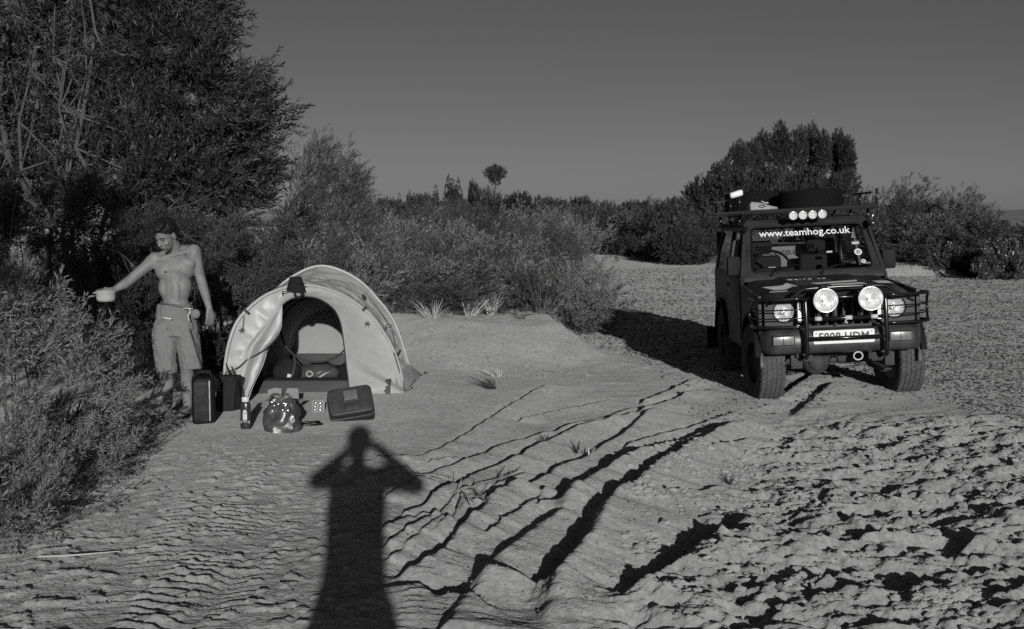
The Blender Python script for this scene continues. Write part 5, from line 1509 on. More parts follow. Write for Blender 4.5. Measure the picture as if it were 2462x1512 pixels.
def add_face_parts(root, M):
    b = MB()
    b.ell((0, .022, .058), (.082, .098, .088), 22, 14, M); b.ell((0, .075, .02), (.066, .05, .075), 16, 10, M); b.ell((0, -.045, .105), (.055, .045, .030), 14, 8, M); b.ell((-.02, -.05, .115), (.03, .03, .028), 12, 8, M); b.ell((.028, -.03, .125), (.035, .04, .025), 12, 8, M)
    fuse(b, 'hair', M_hair, root, .006, 3, lambda c: mnoise.noise(c * 55) * .007 + mnoise.noise(c * 140) * .004)
    for s in (-1, 1):
        b = MB(); b.tube([M @ Vector(v) for v in [(s * .014, -.0905, .026), (s * .030, -.0905, .032), (s * .048, -.080, .026)]], [.004, .0045, .003], 6); b.build('eyebrow', M_hair, root, 0)
        b = MB(); b.ell((s * .031, -.0765, .004), (.014, .010, .0055), 12, 8, M); b.build('shaded_eyelid', M_stub, root, 0)  # closed lids, dark: the shade of the eye sockets put into their colour
    b = MB(); b.tube([M @ Vector(v) for v in [(-.020, -.0945, -.068), (0, -.0985, -.0675), (.020, -.0945, -.068)]], [.0025, .0035, .0025], 6); b.build('mouth', M_hair, root, 0)
    b = MB()
    b.ell((0, -.0385, -.087), (.0455, .0505, .036), 18, 10, M); b.build('stubble', M_stub, root, 0)
def hand(b, wrist, d, palm_n, side, curl, r=1.0, spread=.16):
    """d: where the fingers point; palm_n: out of the palm; side: which way the thumb lies (+/- across)."""
    d = Vector(d).normalized(); n = Vector(palm_n); n = (n - d * n.dot(d)).normalized(); x = d.cross(n).normalized() * side
    W = Vector(wrist)
    for k in range(4):
        cap_(b, W + x * (.012 - .008 * k), W + d * .082 + x * (.030 - .0205 * k), .017, .0125)
    for k, ln in enumerate((.070, .080, .074, .058)):
        p = W + d * .086 + x * (.031 - .0205 * k); dd = (d + x * (.10 - .07 * k) * spread * 4).normalized()
        pts = [p]
        for s_, f in enumerate((.46, .32, .24)):
            a = curl[s_] * (1 + .12 * k)
            dd = (dd * math.cos(a) + n * math.sin(a)).normalized()
            pts.append(pts[-1] + dd * ln * f)
        chain(b, pts, [.0098 * r, .0090 * r, .0083 * r, .0070 * r], 10)
    t0 = W + d * .022 + x * .022 + n * .006
    t1 = t0 + (d * .6 + x * .75 + n * .25).normalized() * .045
    t2 = t1 + (d * .85 + x * .25 + n * .35).normalized() * .034
    t3 = t2 + (d * .9 + n * .35 - x * .05).normalized() * .026
    chain(b, [t0, t1, t2, t3], [.017, .0125, .0105, .0085], 10)

# --- the man
mY = 9.35
mroot_p = at(440, 1010, mY); mroot_p.z = hz(mroot_p.x, mroot_p.y)
man = empty('person', mroot_p, 0, 'shirtless man in knee-length shorts, looking down and holding a steel pot out over the bushes', 'person')
def J(px, py, dy=0.0): return at(px, py, mY + dy) - man.location
b = MB()
head_c = J(399, 566, -.10)
HM_ = Matrix.Translation(head_c) @ Matrix.Rotation(R(-27), 4, 'Z') @ Matrix.Rotation(R(33), 4, 'X') @ Matrix.Rotation(R(5), 4, 'Y')
add_head(b, HM_)
neck = J(424, 600, .03)
chain(b, [head_c + Vector((.02, .05, -.05)), neck + Vector((0, 0, -.01)), J(424, 625, .05)], [.056, .058, .07])
shR, shL = J(373, 623, .0), J(466, 604, .03)
# trunk
chain(b, [J(424, 640, .04), J(420, 690, .02), J(421, 740, .02), J(424, 770, .03)], [.115, .102, .098, .105])
def ellp(px, py, dy, rx, ry, rz): c = J(px, py, dy); b.ell(c, (rx, ry, rz), 22, 14)
ellp(398, 648, .0, .088, .085, .100); ellp(444, 643, .02, .090, .085, .105)
ellp(402, 690, .02, .070, .088, .110); ellp(440, 688, .03, .072, .088, .110)
ellp(394, 640, -.032, .090, .044, .064); ellp(444, 634, -.018, .090, .044, .066); ellp(420, 645, -.03, .10, .05, .07)
ellp(423, 735, .01, .116, .088, .090); ellp(422, 705, .015, .118, .09, .10)
ellp(421, 700, -.058, .045, .028, .10)
chain(b, [shR + Vector((.03, .02, .0)), J(424, 604, .05), shL + Vector((-.03, .02, .0))], [.055, .058, .055])      # trapezius and collar
chain(b, [shR + Vector((.03, -.03, .0)), J(420, 613, -.045)], [.024, .018]); chain(b, [J(430, 610, -.04), shL + Vector((-.03, -.02, .005))], [.018, .024])
# his right arm, held out with the pot
elR, wrR = J(308, 677, -.10), J(279, 694, -.17)
chain(b, [shR, shR.lerp(elR, .35), elR], [.062, .049, .040]); b.ell(shR.lerp(elR, .12), (.062, .055, .058), 16, 10)
chain(b, [elR, elR.lerp(wrR, .3) + Vector((0, 0, -.004)), wrR], [.041, .043, .028])
pot_c = J(255, 713, -.22)
hand(b, wrR + Vector((-.006, 0, .0)), pot_c + Vector((.02, .01, .062)) - wrR, (0, 0, -1), -1, (.12, .22, .30))
# his left arm, hanging
elL, wrL = J(482, 668, .06), J(503, 741, -.02)
chain(b, [shL, shL.lerp(elL, .4), elL], [.062, .050, .040]); b.ell(shL + Vector((.0, 0, -.03)), (.060, .062, .075), 16, 10)
chain(b, [elL, elL.lerp(wrL, .3), wrL], [.041, .042, .027])
hand(b, wrL, (.10, -.12, -1), (-.75, .65, -.1), 1, (.40, .45, .35))
# legs
hpR, hpL = J(402, 792, .02), J(446, 786, .03)
knR, knL = J(398, 893, -.03), J(449, 885, -.02)
anR, anL = J(404, 975, .02), J(451, 990, .03)
chain(b, [hpR, hpR.lerp(knR, .5), knR], [.092, .078, .056]); chain(b, [hpL, hpL.lerp(knL, .5), knL], [.092, .078, .056])
for kn, an in ((knR, anR), (knL, anL)):
    chain(b, [kn, kn.lerp(an, .30) + Vector((0, .022, 0)), kn.lerp(an, .7) + Vector((0, .008, 0)), an], [.054, .060, .043, .035])
    b.ell(kn + Vector((0, -.025, 0)), (.040, .034, .045), 14, 10)
    z0 = .042 - 0.0
    toe = Vector((an.x - .03, an.y - .17, .028)); heel = Vector((an.x, an.y + .035, .038))
    chain(b, [an, heel], [.036, .036]); chain(b, [Vector((an.x, an.y - .02, .055)), Vector((an.x - .012, an.y - .10, .042)), toe], [.042, .040, .028])
def musc(c): return 0.0
fuse(b, 'body', M_skin, man, .0055, 16)
add_face_parts(man, HM_)
# chest details
for q, (px, py, dy) in enumerate([(397, 653, -.100)]):
    b = MB(); c = J(px, py, dy); b.ell(c, (.011, .010, .008), 10, 6); b.build('nipple', M_stub, man, 0)
# sandals
for an, lab in ((anR, 0), (anL, 1)):
    b = MB()
    out = [(an.x + .045 * math.sin(a) - .018 * (1 - math.cos(a)) * .5 - .0, an.y - .065 - .135 * -math.cos(a)) for a in [6.283 * k_ / 20 for k_ in range(20)]]
    b.prism(out, 'z', -.012, .012); b.build('sandal', M_black, man, 30, bevel=.004)
# shorts
b = MB()
def flat_tube(pts, rx, ry, n=30):
    vs_, fs_ = [], []
    for p, a, c in zip(pts, rx, ry):
        for k_ in range(n):
            t = 6.283 * k_ / n; vs_.append((p.x + a * math.cos(t), p.y + c * math.sin(t), p.z))
    for i in range(len(pts) - 1):
        for k_ in range(n): fs_.append((i * n + k_, i * n + (k_ + 1) % n, (i + 1) * n + (k_ + 1) % n, (i + 1) * n + k_))
    fs_.append(list(range(n))[::-1]); fs_.append([(len(pts) - 1) * n + k_ for k_ in range(n)])
    b.add(vs_, fs_)
flat_tube([J(421, 730, .02), J(421, 752, .02), J(422, 778, .025), J(423, 806, .03)], [.136, .152, .178, .172], [.108, .118, .130, .120])
flat_tube([J(399, 775, .02), J(396, 820, .01), J(398, 860, -.02), J(402, 896, -.03)], [.098, .106, .090, .079], [.118, .112, .094, .084])
flat_tube([J(447, 770, .03), J(453, 815, .02), J(459, 850, -.01), J(461, 886, -.02)], [.092, .090, .086, .084], [.118, .110, .094, .086])
def folds(c):
    return mnoise.noise(Vector((c.x * 14, c.y * 10, c.z * 6))) * .016 + mnoise.noise(Vector((c.x * 34 + c.z * 12, c.y * 20, c.z * 20))) * .009
shorts = fuse(b, 'shorts', M_short, man, .007, 4, folds)
b = MB(); b.tube(catmull([J(386, 727, -.09), J(405, 731, -.115), J(432, 737, -.11), J(455, 741, -.08)], 6), .006, 6); b.build('waistband', mat('waistband', .10, rough=.9), shorts, 0)
b = MB(); b.tube([J(389, 763, -.125), J(412, 767, -.145)], .006, 6); b.build('pocket_trim', M_white, shorts, 0)
b = MB(); b.tube(catmull([J(452, 740, -.105), J(458, 748, -.125), J(452, 758, -.13), J(455, 772, -.13)], 6), .005, 6); b.build('drawcord', M_paper, shorts, 0)
b = MB(); b.tube([J(440, 741, -.11), J(464, 742, -.10)], .005, 6); b.build('drawcord', M_paper, shorts, 0)
b = MB(); b.tube(catmull([J(455, 790, -.115), J(466, 825, -.10), J(476, 858, -.085), J(484, 878, -.06)], 8), .005, 6); b.build('side_seam', M_print, shorts, 0)
b = MB(); b.ell(J(470, 755, -.115), (.040, .018, .040), 14, 10); b.build('pocket', M_short, shorts, 0, jit=.006)
# the pot
pot = empty('pot', man.location + pot_c, R(20), 'polished steel cooking pot held out at arm length over the bushes', 'pot')
pot.scale = (1.12, 1.12, 1.12)
b = MB(); b.lathe([(.0, -.036), (.050, -.036), (.062, -.028), (.067, -.010), (.069, .030), (.073, .034), (.073, .037), (.067, .037), (.065, .028), (.062, -.02), (.0, -.030)], 40); b.build('body', M_steel, pot, 50)
b = MB(); b.lathe([(.074, .036), (.072, .041), (.05, .050), (.015, .056), (.0, .056)], 32); b.lathe([(.008, .055), (.014, .066), (.0, .070)], 12); b.build('lid', M_steel, pot, 50)
b = MB(); b.tube([(-.066, -.01, .028), (-.085, -.02, .030), (-.088, -.03, .030), (-.066, -.025, .028)], .004, 6); b.build('handle', M_steel, pot, 0)

# --- the photographer, whose shadow lies across the sand
ph = empty('person', on(-.04, -.17), 0, 'person standing behind the camera with raised elbows, whose long shadow crosses the sand', 'person')
PO = ph.location.copy()
def K(x, y, z): return Vector((x, y, z)) - PO
b = MB()
PM = Matrix.Translation(K(-.055, -.16, 1.635)) @ Matrix.Rotation(math.pi, 4, 'Z')
add_head(b, PM)
chain(b, [K(-.055, -.19, 1.57), K(-.055, -.20, 1.46), K(-.05, -.20, 1.36)], [.055, .06, .09])
b.ell(K(-.05, -.20, 1.27), (.165, .11, .17), 20, 12); b.ell(K(-.05, -.20, 1.08), (.135, .10, .16), 20, 12)
chain(b, [K(-.05, -.2, 1.2), K(-.05, -.2, .95)], [.12, .13])
for s, el, wr in ((-1, K(-.310, -.12, 1.385), K(-.125, -.10, 1.575)), (1, K(.285, -.10, 1.365), K(.055, -.09, 1.60))):
    sh = K(-.05 + s * .155, -.20, 1.42)
    chain(b, [K(-.05, -.2, 1.44), sh], [.06, .055]); chain(b, [sh, sh.lerp(el, .5), el], [.078, .066, .060]); chain(b, [el, el.lerp(wr, .3), wr], [.058, .052, .036])
    hand(b, wr, K(-.03 + s * .01, -.10, 1.63) - wr, (0, .2, -1), s, (.3, .4, .4))
    hp = K(-.05 + s * .085, -.19, .92); kn = K(-.05 + s * .095, -.18, .50); an = K(-.05 + s * .10, -.16, .08)
    chain(b, [hp, kn], [.09, .058]); chain(b, [kn, kn.lerp(an, .3), an], [.055, .058, .036]); chain(b, [Vector((an.x, an.y - .05, .05)), Vector((an.x, an.y + .16, .035))], [.04, .03])
fuse(b, 'body', M_skin, ph, .008, 5)
b = MB(); b.ell((0, .022, .05), (.098, .108, .100), 22, 14, PM); b.ell((0, .075, .0), (.085, .05, .085), 16, 10, PM); fuse(b, 'hair', M_hair, ph, .007, 3)
b = MB()
def P2(x, z): return K(x, -.195, z)
flat_tube([P2(-.05, 1.02), P2(-.05, .94), P2(-.05, .84)], [.140, .165, .175], [.115, .13, .13])
flat_tube([P2(-.14, .90), P2(-.145, .70), P2(-.15, .52)], [.092, .098, .096], [.12, .11, .10]); flat_tube([P2(.04, .90), P2(.045, .70), P2(.05, .52)], [.092, .098, .096], [.12, .11, .10])
fuse(b, 'shorts', M_short, ph, .009, 4, folds)
b = MB(); flat_tube([P2(-.05, .96), P2(-.05, 1.10), P2(-.05, 1.25), P2(-.05, 1.40), P2(-.05, 1.46)], [.145, .145, .165, .175, .10], [.118, .112, .122, .115, .08]); fuse(b, 'shirt', M_shirt, ph, .009, 4, folds)
cm = empty('camera_in_hand', (-.02, -.085, 1.60), 0, 'small black camera held up to the eye of the person taking the photo', 'camera')
b = MB(); b.box(-.055, .055, -.02, .012, -.035, .033); b.build('body', M_black, cm, 30, bevel=.006)
b = MB(); b.lathe([(.022, .0), (.022, .02), (.016, .022)], 20, Matrix.Translation((0, .012, 0)) @ Matrix.Rotation(-math.pi / 2, 4, 'X')); b.build('lens_barrel', M_black, cm, 40)
# ------------------------------------------------------------------ the off-roader
def camo_mat(name, v0, v1, rough):
    """Weathered two-tone camouflage: hard-edged angular patches over the base coat, with scuffs."""
    m = mat(name, v0, rough=rough, spec=0.3)
    nt = m.node_tree; N = nt.nodes; b = N['Principled BSDF']
    tc = N.new('ShaderNodeTexCoord')
    vo = N.new('ShaderNodeTexVoronoi'); vo.inputs['Scale'].default_value = 3.1; vo.distance = 'MANHATTAN'
    nt.links.new(tc.outputs['Object'], vo.inputs['Vector'])
    sp = N.new('ShaderNodeSeparateColor'); nt.links.new(vo.outputs['Color'], sp.inputs[0])
    gt = N.new('ShaderNodeMath'); gt.operation = 'GREATER_THAN'; gt.inputs[1].default_value = 0.74
    nt.links.new(sp.outputs[0], gt.inputs[0])
    nz = N.new('ShaderNodeTexNoise'); nz.inputs['Scale'].default_value = 14; nz.inputs['Detail'].default_value = 8
    nt.links.new(tc.outputs['Object'], nz.inputs['Vector'])
    mr = N.new('ShaderNodeMapRange'); mr.inputs[1].default_value = .3; mr.inputs[2].default_value = .7; mr.inputs[3].default_value = .65; mr.inputs[4].default_value = 1.4
    nt.links.new(nz.outputs[0], mr.inputs[0])
    mx = N.new('ShaderNodeMapRange'); mx.inputs[3].default_value = v0; mx.inputs[4].default_value = v1
    nt.links.new(gt.outputs[0], mx.inputs[0])
    mu = N.new('ShaderNodeMath'); mu.operation = 'MULTIPLY'; nt.links.new(mx.outputs[0], mu.inputs[0]); nt.links.new(mr.outputs[0], mu.inputs[1])
    cc = N.new('ShaderNodeCombineColor')
    for i in range(3): nt.links.new(mu.outputs[0], cc.inputs[i])
    nt.links.new(cc.outputs[0], b.inputs['Base Color'])
    return m
M_paint = mat('dull_dark_paint', 0.030, rough=0.5, spec=0.3, var=.35, vscale=7, detail=9)
M_camo = camo_mat('camouflage_paint', 0.030, 0.072, 0.5)
M_patch = mat('pale_paint_patch', 0.29, rough=0.5, drough=1.0, var=.25, vscale=14)
M_trim = mat('black_trim', 0.010, rough=0.6, spec=0.15)
M_bump = mat('bumper_steel', 0.042, rough=0.38, spec=0.5, var=.5, vscale=9, bump=.15, bscale=14, detail=9)
M_bar = mat('bar_gloss', 0.010, rough=0.22, spec=0.6)
M_tyre = mat('dusty_tyre', 0.085, rough=0.9, spec=0.15, var=.25, vscale=12)
M_tyre2 = mat('black_tyre', 0.010, rough=0.9, spec=0.1)
M_rim = mat('dark_rim', 0.03, rough=0.5, var=.3, vscale=12)
M_refl = mat('lamp_reflector', 0.80, rough=0.24, metal=0.50, var=.25, vscale=35)
M_lens = emit_free_glass('lamp_glass', .97)
M_screen = emit_free_glass('windscreen_glass', .80)
M_side = emit_free_glass('side_glass', .55)
M_orange = mat('indicator_lens', 0.17, rough=0.25, spec=0.6, var=.15, vscale=20)
M_plate = mat('plate_white', 0.75, rough=0.45)
M_vinyl = mat('white_vinyl', 0.85, rough=0.5)
M_inter = mat('cabin_black', 0.010, rough=0.8)
M_seat = mat('seat_cloth', 0.016, rough=0.9)
M_lugg = mat('pale_luggage', 0.24, rough=0.85, var=.25, vscale=5, bump=.4, bscale=7, bdist=.03)
M_tape = mat('white_tape', 0.55, rough=0.5, var=.2, vscale=20)
M_mud = mat('dusty_chassis', 0.055, rough=0.9, var=.4, vscale=10)

car = empty('off_roader', JEEP_O, 0, 'boxy dark camouflaged off-roader with bull bar and loaded roof rack, parked on the gravel', 'car')
car.rotation_euler = (R(0.0), JEEP_ROLL, JEEP_RZ)
JM = Matrix.LocRotScale(JEEP_O, car.rotation_euler, None)
JI = JM.inverted()
def jb(name, b, mt, parent=None, smooth=35, bevel=0.0, seg=2, **k): return b.build(name, mt, parent or car, smooth, bevel, seg, **k)

# wheels -----------------------------------------------------------------
def tyre_mesh(name, Rr, W, mt, hub=.19, lugs=46):
    b = MB()
    prof = [(hub, -W * .42), (hub + .02, -W * .46), (Rr * .80, -W * .52), (Rr * .93, -W * .49), (Rr * .972, -W * .40), (Rr * .975, 0), (Rr * .972, W * .40), (Rr * .93, W * .49), (Rr * .80, W * .52), (hub + .02, W * .46), (hub, W * .42)]
    b.lathe(prof, 48, cap=False)
    h = Rr * .030
    for i in range(lugs):
        a = 2 * math.pi * i / lugs
        for row, (u0, u1, sk) in enumerate([(-.47, -.30, .5), (-.27, -.09, -.55), (-.06, .09, .5), (.12, .28, -.55), (.31, .47, .5)]):
            aa = a + (math.pi / lugs if row % 2 else 0)
            pts = []
            hw = math.pi / lugs * .70
            for (u, da) in ((u0, -hw + sk * hw), (u1, -hw - sk * hw * .2), (u1, hw - sk * hw * .2), (u0, hw + sk * hw)):
                rr = Rr * .972 - (abs(u) > .40) * Rr * .012
                pts.append((u * W, aa + da, rr))
            lo = [(r * math.cos(t), r * math.sin(t), u) for u, t, r in pts]
            hi = [((r + h) * math.cos(t), (r + h) * math.sin(t), u) for u, t, r in pts]
            b.add(lo + hi, [(4, 5, 6, 7), (0, 1, 5, 4), (1, 2, 6, 5), (2, 3, 7, 6), (3, 0, 4, 7)])
    return b.mesh(name, mt, 30, weld=False)
TY = tyre_mesh('tyre', .366, .225, M_tyre)
b = MB(); b.lathe([(.0, .0), (.05, .0), (.055, -.03), (.10, -.02), (.15, -.055), (.19, -.05), (.195, -.09), (.195, .09), (.18, .09)], 32)
RIM = b.mesh('rim', M_rim, 30)
for sx in (-1, 1):
    for y, st in ((0, R(-6)), (2.03, 0)):
        w = empty('wheel', (sx * .605, y, .350)); w.parent = car
        w.rotation_euler = (0, math.pi / 2 * (1 if sx < 0 else -1), 0)
        w.rotation_euler = (Matrix.Rotation(st * -1, 3, 'Z') @ Matrix.Rotation(-math.pi / 2 * sx, 3, 'Y')).to_euler()
        link('tyre', TY, w); link('rim', RIM, w)
# body -------------------------------------------------------------------
def arch(cy, r, n=12): return [(cy + r * math.cos(math.pi * k / n), .36 + r * math.sin(math.pi * k / n)) for k in range(n + 1)]
def side_panel(x, th, prof_y0, prof_y1): pass
prof = [(-.38, .60), (-.40, .66), (-.40, .98), (.58, 1.03), (.62, 1.10), (2.62, 1.10), (2.66, .60), (2.62, .46)]
prof += [(2.03 + .43, .46)] + [p for p in arch(2.03, .43)] + [(2.03 - .43, .42), (.44, .42)] + [p for p in arch(0, .43)] + [(-.38, .50)]
b = MB()
for s in (-1, 1):
    b.prism(prof, 'x', s * .665, s * .695)
b.box(-.665, .665, 2.60, 2.64, .46, 1.10)
jb('body', b, M_camo, bevel=.006)
# wheel-arch flares
for s in (-1, 1):
    for cy in (0, 2.03):
        b = MB()
        o_, i_ = arch(cy, .465, 14)[1:-1], arch(cy, .425, 14)[1:-1]
        xs = (s * .688, s * .735)
        rows = [[(xs[0], y, z) for y, z in o_], [(xs[1], y, z - .012) for y, z in o_], [(xs[1], y, z) for y, z in i_], [(xs[0], y, z) for y, z in i_]]
        b.grid(rows); jb('wheel_arch', b, M_trim, smooth=40)
# floor, engine box and dark insides
b = MB(); b.box(-.66, .66, -.30, 2.60, .50, .56); b.box(-.50, .50, -.28, .60, .56, .94); b.box(-.44, -.16, -.35, .5, .44, .52); jb('chassis', b, M_inter)
b = MB()
for s in (-1, 1): b.box(s * .36 - .04, s * .36 + .04, -.52, 2.6, .44, .52)
b.tube([(-.60, 0, .36), (.60, 0, .36)], .045, 12); b.tube([(-.60, 2.03, .36), (.60, 2.03, .36)], .05, 12)
jb('chassis_rail', b, M_mud)
b = MB(); b.ell((-.14, -.02, .345), (.125, .13, .125), 20, 14); b.ell((-.14, -.10, .345), (.085, .07, .085), 16, 10); jb('axle_housing', b, M_mud, smooth=0)
for s in (-1, 1):
    b = MB()
    for k in range(4): b.box(s * .42 - .03, s * .42 + .03, -.36 + .05 * k, .40 - .05 * k, .285 - .012 * k, .2965 - .012 * k)
    jb('leaf_spring', b, M_mud)
b = MB()
b.tube([(-.55, .08, .33), (.55, .06, .34)], .013, 8); b.tube([(-.40, -.12, .40), (.30, -.16, .42)], .012, 8)
jb('steering_rod', b, M_mud)
for nm, q in (('gearbox', (-.06, .30, .9, 1.3, .30, .42)), ('steering_box', (-.30, -.22, -.32, -.25, .38, .44)), ('tow_bracket', (.22, .35, -.5, -.42, .40, .46)), ('spring_hanger', (-.44, -.34, -.48, -.40, .34, .46)), ('spring_hanger', (.36, .44, -.50, -.40, .34, .46))):
    b = MB(); b.box(*q); jb(nm, b, M_mud, bevel=.008)
b = MB(); b.tube([(.12 + .038 * math.cos(a), -.545, .440 + .034 * math.sin(a)) for a in [6.283 * k / 24 for k in range(24)]], .0065, 8, closed=True); jb('tow_ring', b, M_tape, smooth=0)
# bonnet with its raised middle
b = MB()
rows = []
for i in range(13):
    t = i / 12; y = -.42 + 1.04 * t
    z = .985 + .085 * t - .03 * max(0, (.10 - t) / .10) ** 2
    hw = .635 + .02 * t
    row = []
    for j in range(25):
        u = -1 + 2 * j / 24
        e = abs(u)
        dz = -.055 * max(0, (e - .86) / .14) ** 2 + .020 * (1 - sstep(.52, .60, e))
        row.append((u * hw, y, z + float(dz)))
    rows.append(row)
b.grid(rows)
lip = [(u * .635, -.428, .868 + .0 * u) for u in [-1 + 2 * j / 24 for j in range(25)]]
b.grid([[Vector(p) for p in rows[0]], [Vector((p[0], -.436, p[2] - .02)) for p in rows[0]], [Vector((p[0] * .985, -.43, .905 if abs(p[0]) > .40 else .945)) for p in rows[0]]])
for s in (0, -1):
    b.grid([[Vector(r_[s]) for r_ in rows], [Vector((r_[s][0], r_[s][1], .93)) for r_ in rows]])
bonnet = jb('bonnet', b, M_camo, smooth=35)
def on_bonnet(x, y):
    t = (y + .42) / 1.04; e = abs(x) / (.635 + .02 * t)
    return .985 + .085 * t - .03 * max(0, (.10 - t) / .10) ** 2 - .055 * max(0, (e - .86) / .14) ** 2 + .020 * (1 - float(sstep(.52, .60, e)))
for poly in ([(-.58, .10), (-.34, .16), (-.28, -.08), (-.50, -.14)], [(-.56, -.20), (-.40, -.18), (-.40, -.24), (-.56, -.26)], [(.0, -.04), (.30, -.02), (.33, -.26), (.04, -.30)], [(-.14, .08), (.30, .16), (.27, .04), (-.10, .0)], [(.44, .18), (.60, .16), (.60, -.02), (.46, .02)]):
    pts = resample([Vector((x, y, 0)) for x, y in poly + [poly[0]]], 25)[:-1]
    c = sum(pts, Vector()) / 24
    V_ = [Vector((p.x, p.y, on_bonnet(p.x, p.y) + .003)) for p in pts]
    V2 = [Vector((q.x, q.y, on_bonnet(q.x, q.y) + .003)) for q in [c.lerp(p, .5) for p in pts]]
    b = MB(); b.add(V_ + V2 + [Vector((c.x, c.y, on_bonnet(c.x, c.y) + .003))], [(i, (i + 1) % 24, 24 + (i + 1) % 24, 24 + i) for i in range(24)] + [(24 + i, 24 + (i + 1) % 24, 48) for i in range(24)])
    o = jb('paint_patch', b, M_patch, bonnet, 0); 
me = text_mesh('lettering', 'Cairo to', .085, M_vinyl, .0006, space=1.25)
o = link('lettering', me, bonnet); o.matrix_local = Matrix.Translation((-.12, .36, on_bonnet(-.1, .36) + .004)) @ Matrix.Rotation(R(4), 4, 'X')
# nose: grille, headlamp panels
b = MB(); b.box(-.62, .62, -.325, -.30, .62, .96)
jb('nose_panel', b, M_inter)
for s in (-1, 1):
    b = MB()
    x0, x1 = sorted((s * .355, s * .645))
    # square panel with a round hole for the lamp
    n = 32; cx, cz, r = s * .475, .838, .100
    outer = []
    for k in range(n):
        a = 2 * math.pi * k / n; dx, dz = math.cos(a), math.sin(a)
        tx = ((x1 if dx > 0 else x0) - cx) / dx if abs(dx) > 1e-6 else 9; tz = ((.955 if dz > 0 else .700) - cz) / dz if abs(dz) > 1e-6 else 9
        t = min(tx, tz); outer.append((cx + dx * t, -.415, cz + dz * t))
    hole = [(cx + r * math.cos(2 * math.pi * k / n), -.415, cz + r * math.sin(2 * math.pi * k / n)) for k in range(n)]
    hb_ = [(p[0], -.33, p[2]) for p in hole]
    ob_ = [(p[0], -.36, p[2]) for p in outer]
    b.grid([[Vector(p) for p in q + q[:1]] for q in (ob_, outer, hole, hb_)])
    jb('lamp_panel', b, M_camo, smooth=30)
    hl = empty('headlight', (cx, -.40, cz)); hl.parent = car
    Mh = Matrix.Rotation(math.pi / 2, 4, 'X')
    b = MB(); b.lathe([(.016, -.062), (.040, -.055), (.070, -.032), (.088, -.004), (.091, .004)], 36, Mh, cap=False); b.build('reflector', M_refl, hl, 0)
    b = MB(); b.lathe([(.0, .004), (.015, .002), (.018, -.05)], 16, Mh, cap=False); b.build('bulb_cap', M_refl, hl, 0)
    b = MB(); b.lathe([(.0, .022), (.05, .018), (.088, .004)], 36, Mh, cap=False); b.build('glass', M_lens, hl, 0)
    b = MB(); b.tube([Mh @ Vector((.094 * math.cos(a), .094 * math.sin(a), .006)) for a in [6.283 * k / 36 for k in range(36)]], .007, 8, closed=True); b.build('rim', M_trim, hl, 0)
    b = MB(); x0, x1 = sorted((s * .33, s * .355)); b.box(x0, x1, -.42, -.405, .74, .92); jb('chrome_strip', b, M_peg, smooth=30)
b = MB()
for k in range(8):
    x = -.26 + .52 * k / 7
    b.box(x - .012, x + .012, -.43, -.40, .70, .90)
b.box(-.34, .34, -.432, -.40, .905, .935); b.box(-.34, .34, -.432, -.40, .68, .705)
jb('grille', b, M_paint, bevel=.003)
b = MB(); b.box(-.60, .60, -.445, -.36, .615, .675); jb('valance', b, mat('chipped_paint', .07, rough=.6, var=.9, vscale=26, detail=9), bevel=.008)
# bumper ------------------------------------------------------------------
b = MB()
rows = []
prof_b = [(.0, .475), (-.045, .482), (-.060, .505), (-.060, .60), (-.046, .655), (-.02, .683), (.0, .688)]
def bx_(u):                                         # ends swept back round the corners
    e = max(0, (abs(u) - .86) / .14); return u * .690, -.515 + .13 * e ** 1.8
for k in range(41):
    u = -1 + 2 * k / 40; x, y = bx_(u)
    sh = 1 - .25 * max(0, (abs(u) - .9) / .1)
    rows.append([(x, y + dy * sh, .58 + (z - .58) * sh) for dy, z in prof_b])
b.grid(rows); bumper = jb('bumper', b, M_bump, smooth=50)
for x0, x1 in ((-.605, -.425), (.385, .565)):
    b = MB(); b.box(x0 - .008, x1 + .008, -.5785, -.56, .556, .644); fr = jb('indicator', b, M_trim, smooth=30, bevel=.004)
    b = MB(); b.box(x0, x1, -.588, -.575, .563, .637); b.build('lens', M_orange, fr, 30, bevel=.006)
    b = MB(); b.box(x0 + .085, x0 + .09, -.5895, -.587, .565, .635); b.build('divider', M_trim, fr, 20)
np_ = empty('number_plate', (-.005, -.583, .617)); np_.parent = car
b = MB(); b.prism(rrect(.258, .0575, .012), 'y', -.004, .004); b.build('plate', M_plate, np_, 20)
me = text_mesh('lettering', 'F808 HDM', .098, M_print, .0005, space=1.06, bold=.0022); o = link('lettering', me, np_); o.matrix_local = Matrix.Translation((0, -.006, -.002)) @ FACE @ Matrix.Diagonal((.93, 1.0, 1, 1))
for s in (-1, 1):
    b = MB(); b.lathe([(.006, 0), (.005, .003), (0, .004)], 10, Matrix.Translation((s * .235, -.004, .038)) @ FACE); b.build('screw', M_bump, np_, 0)
# bull bar ----------------------------------------------------------------
bb = empty('bull_bar', (0, -.66, .0)); bb.parent = car
def bar(name, pts, r, mt=M_bar, sm=4): 
    b = MB(); b.tube(catmull([Vector(p) - Vector((0, -.66, 0)) for p in pts], sm) if sm else [Vector(p) - Vector((0, -.66, 0)) for p in pts], r, 10)
    return b.build(name, mt, bb, 0)
for s in (-1, 1):
    bar('upright', [(s * .335, -.50, .44), (s * .335, -.64, .46), (s * .335, -.66, .56), (s * .335, -.66, .80), (s * .335, -.64, .965)], .019)
    bar('brace', [(s * .355, -.50, .42), (s * .355, -.50, .66)], .016, sm=0)
bar('top_hoop', [(-.50, -.60, .955), (-.46, -.62, .965), (-.36, -.63, 1.03), (-.28, -.635, 1.045), (0, -.64, 1.05), (.28, -.635, 1.045), (.36, -.63, 1.03), (.46, -.62, .965), (.50, -.60, .955)], .014)
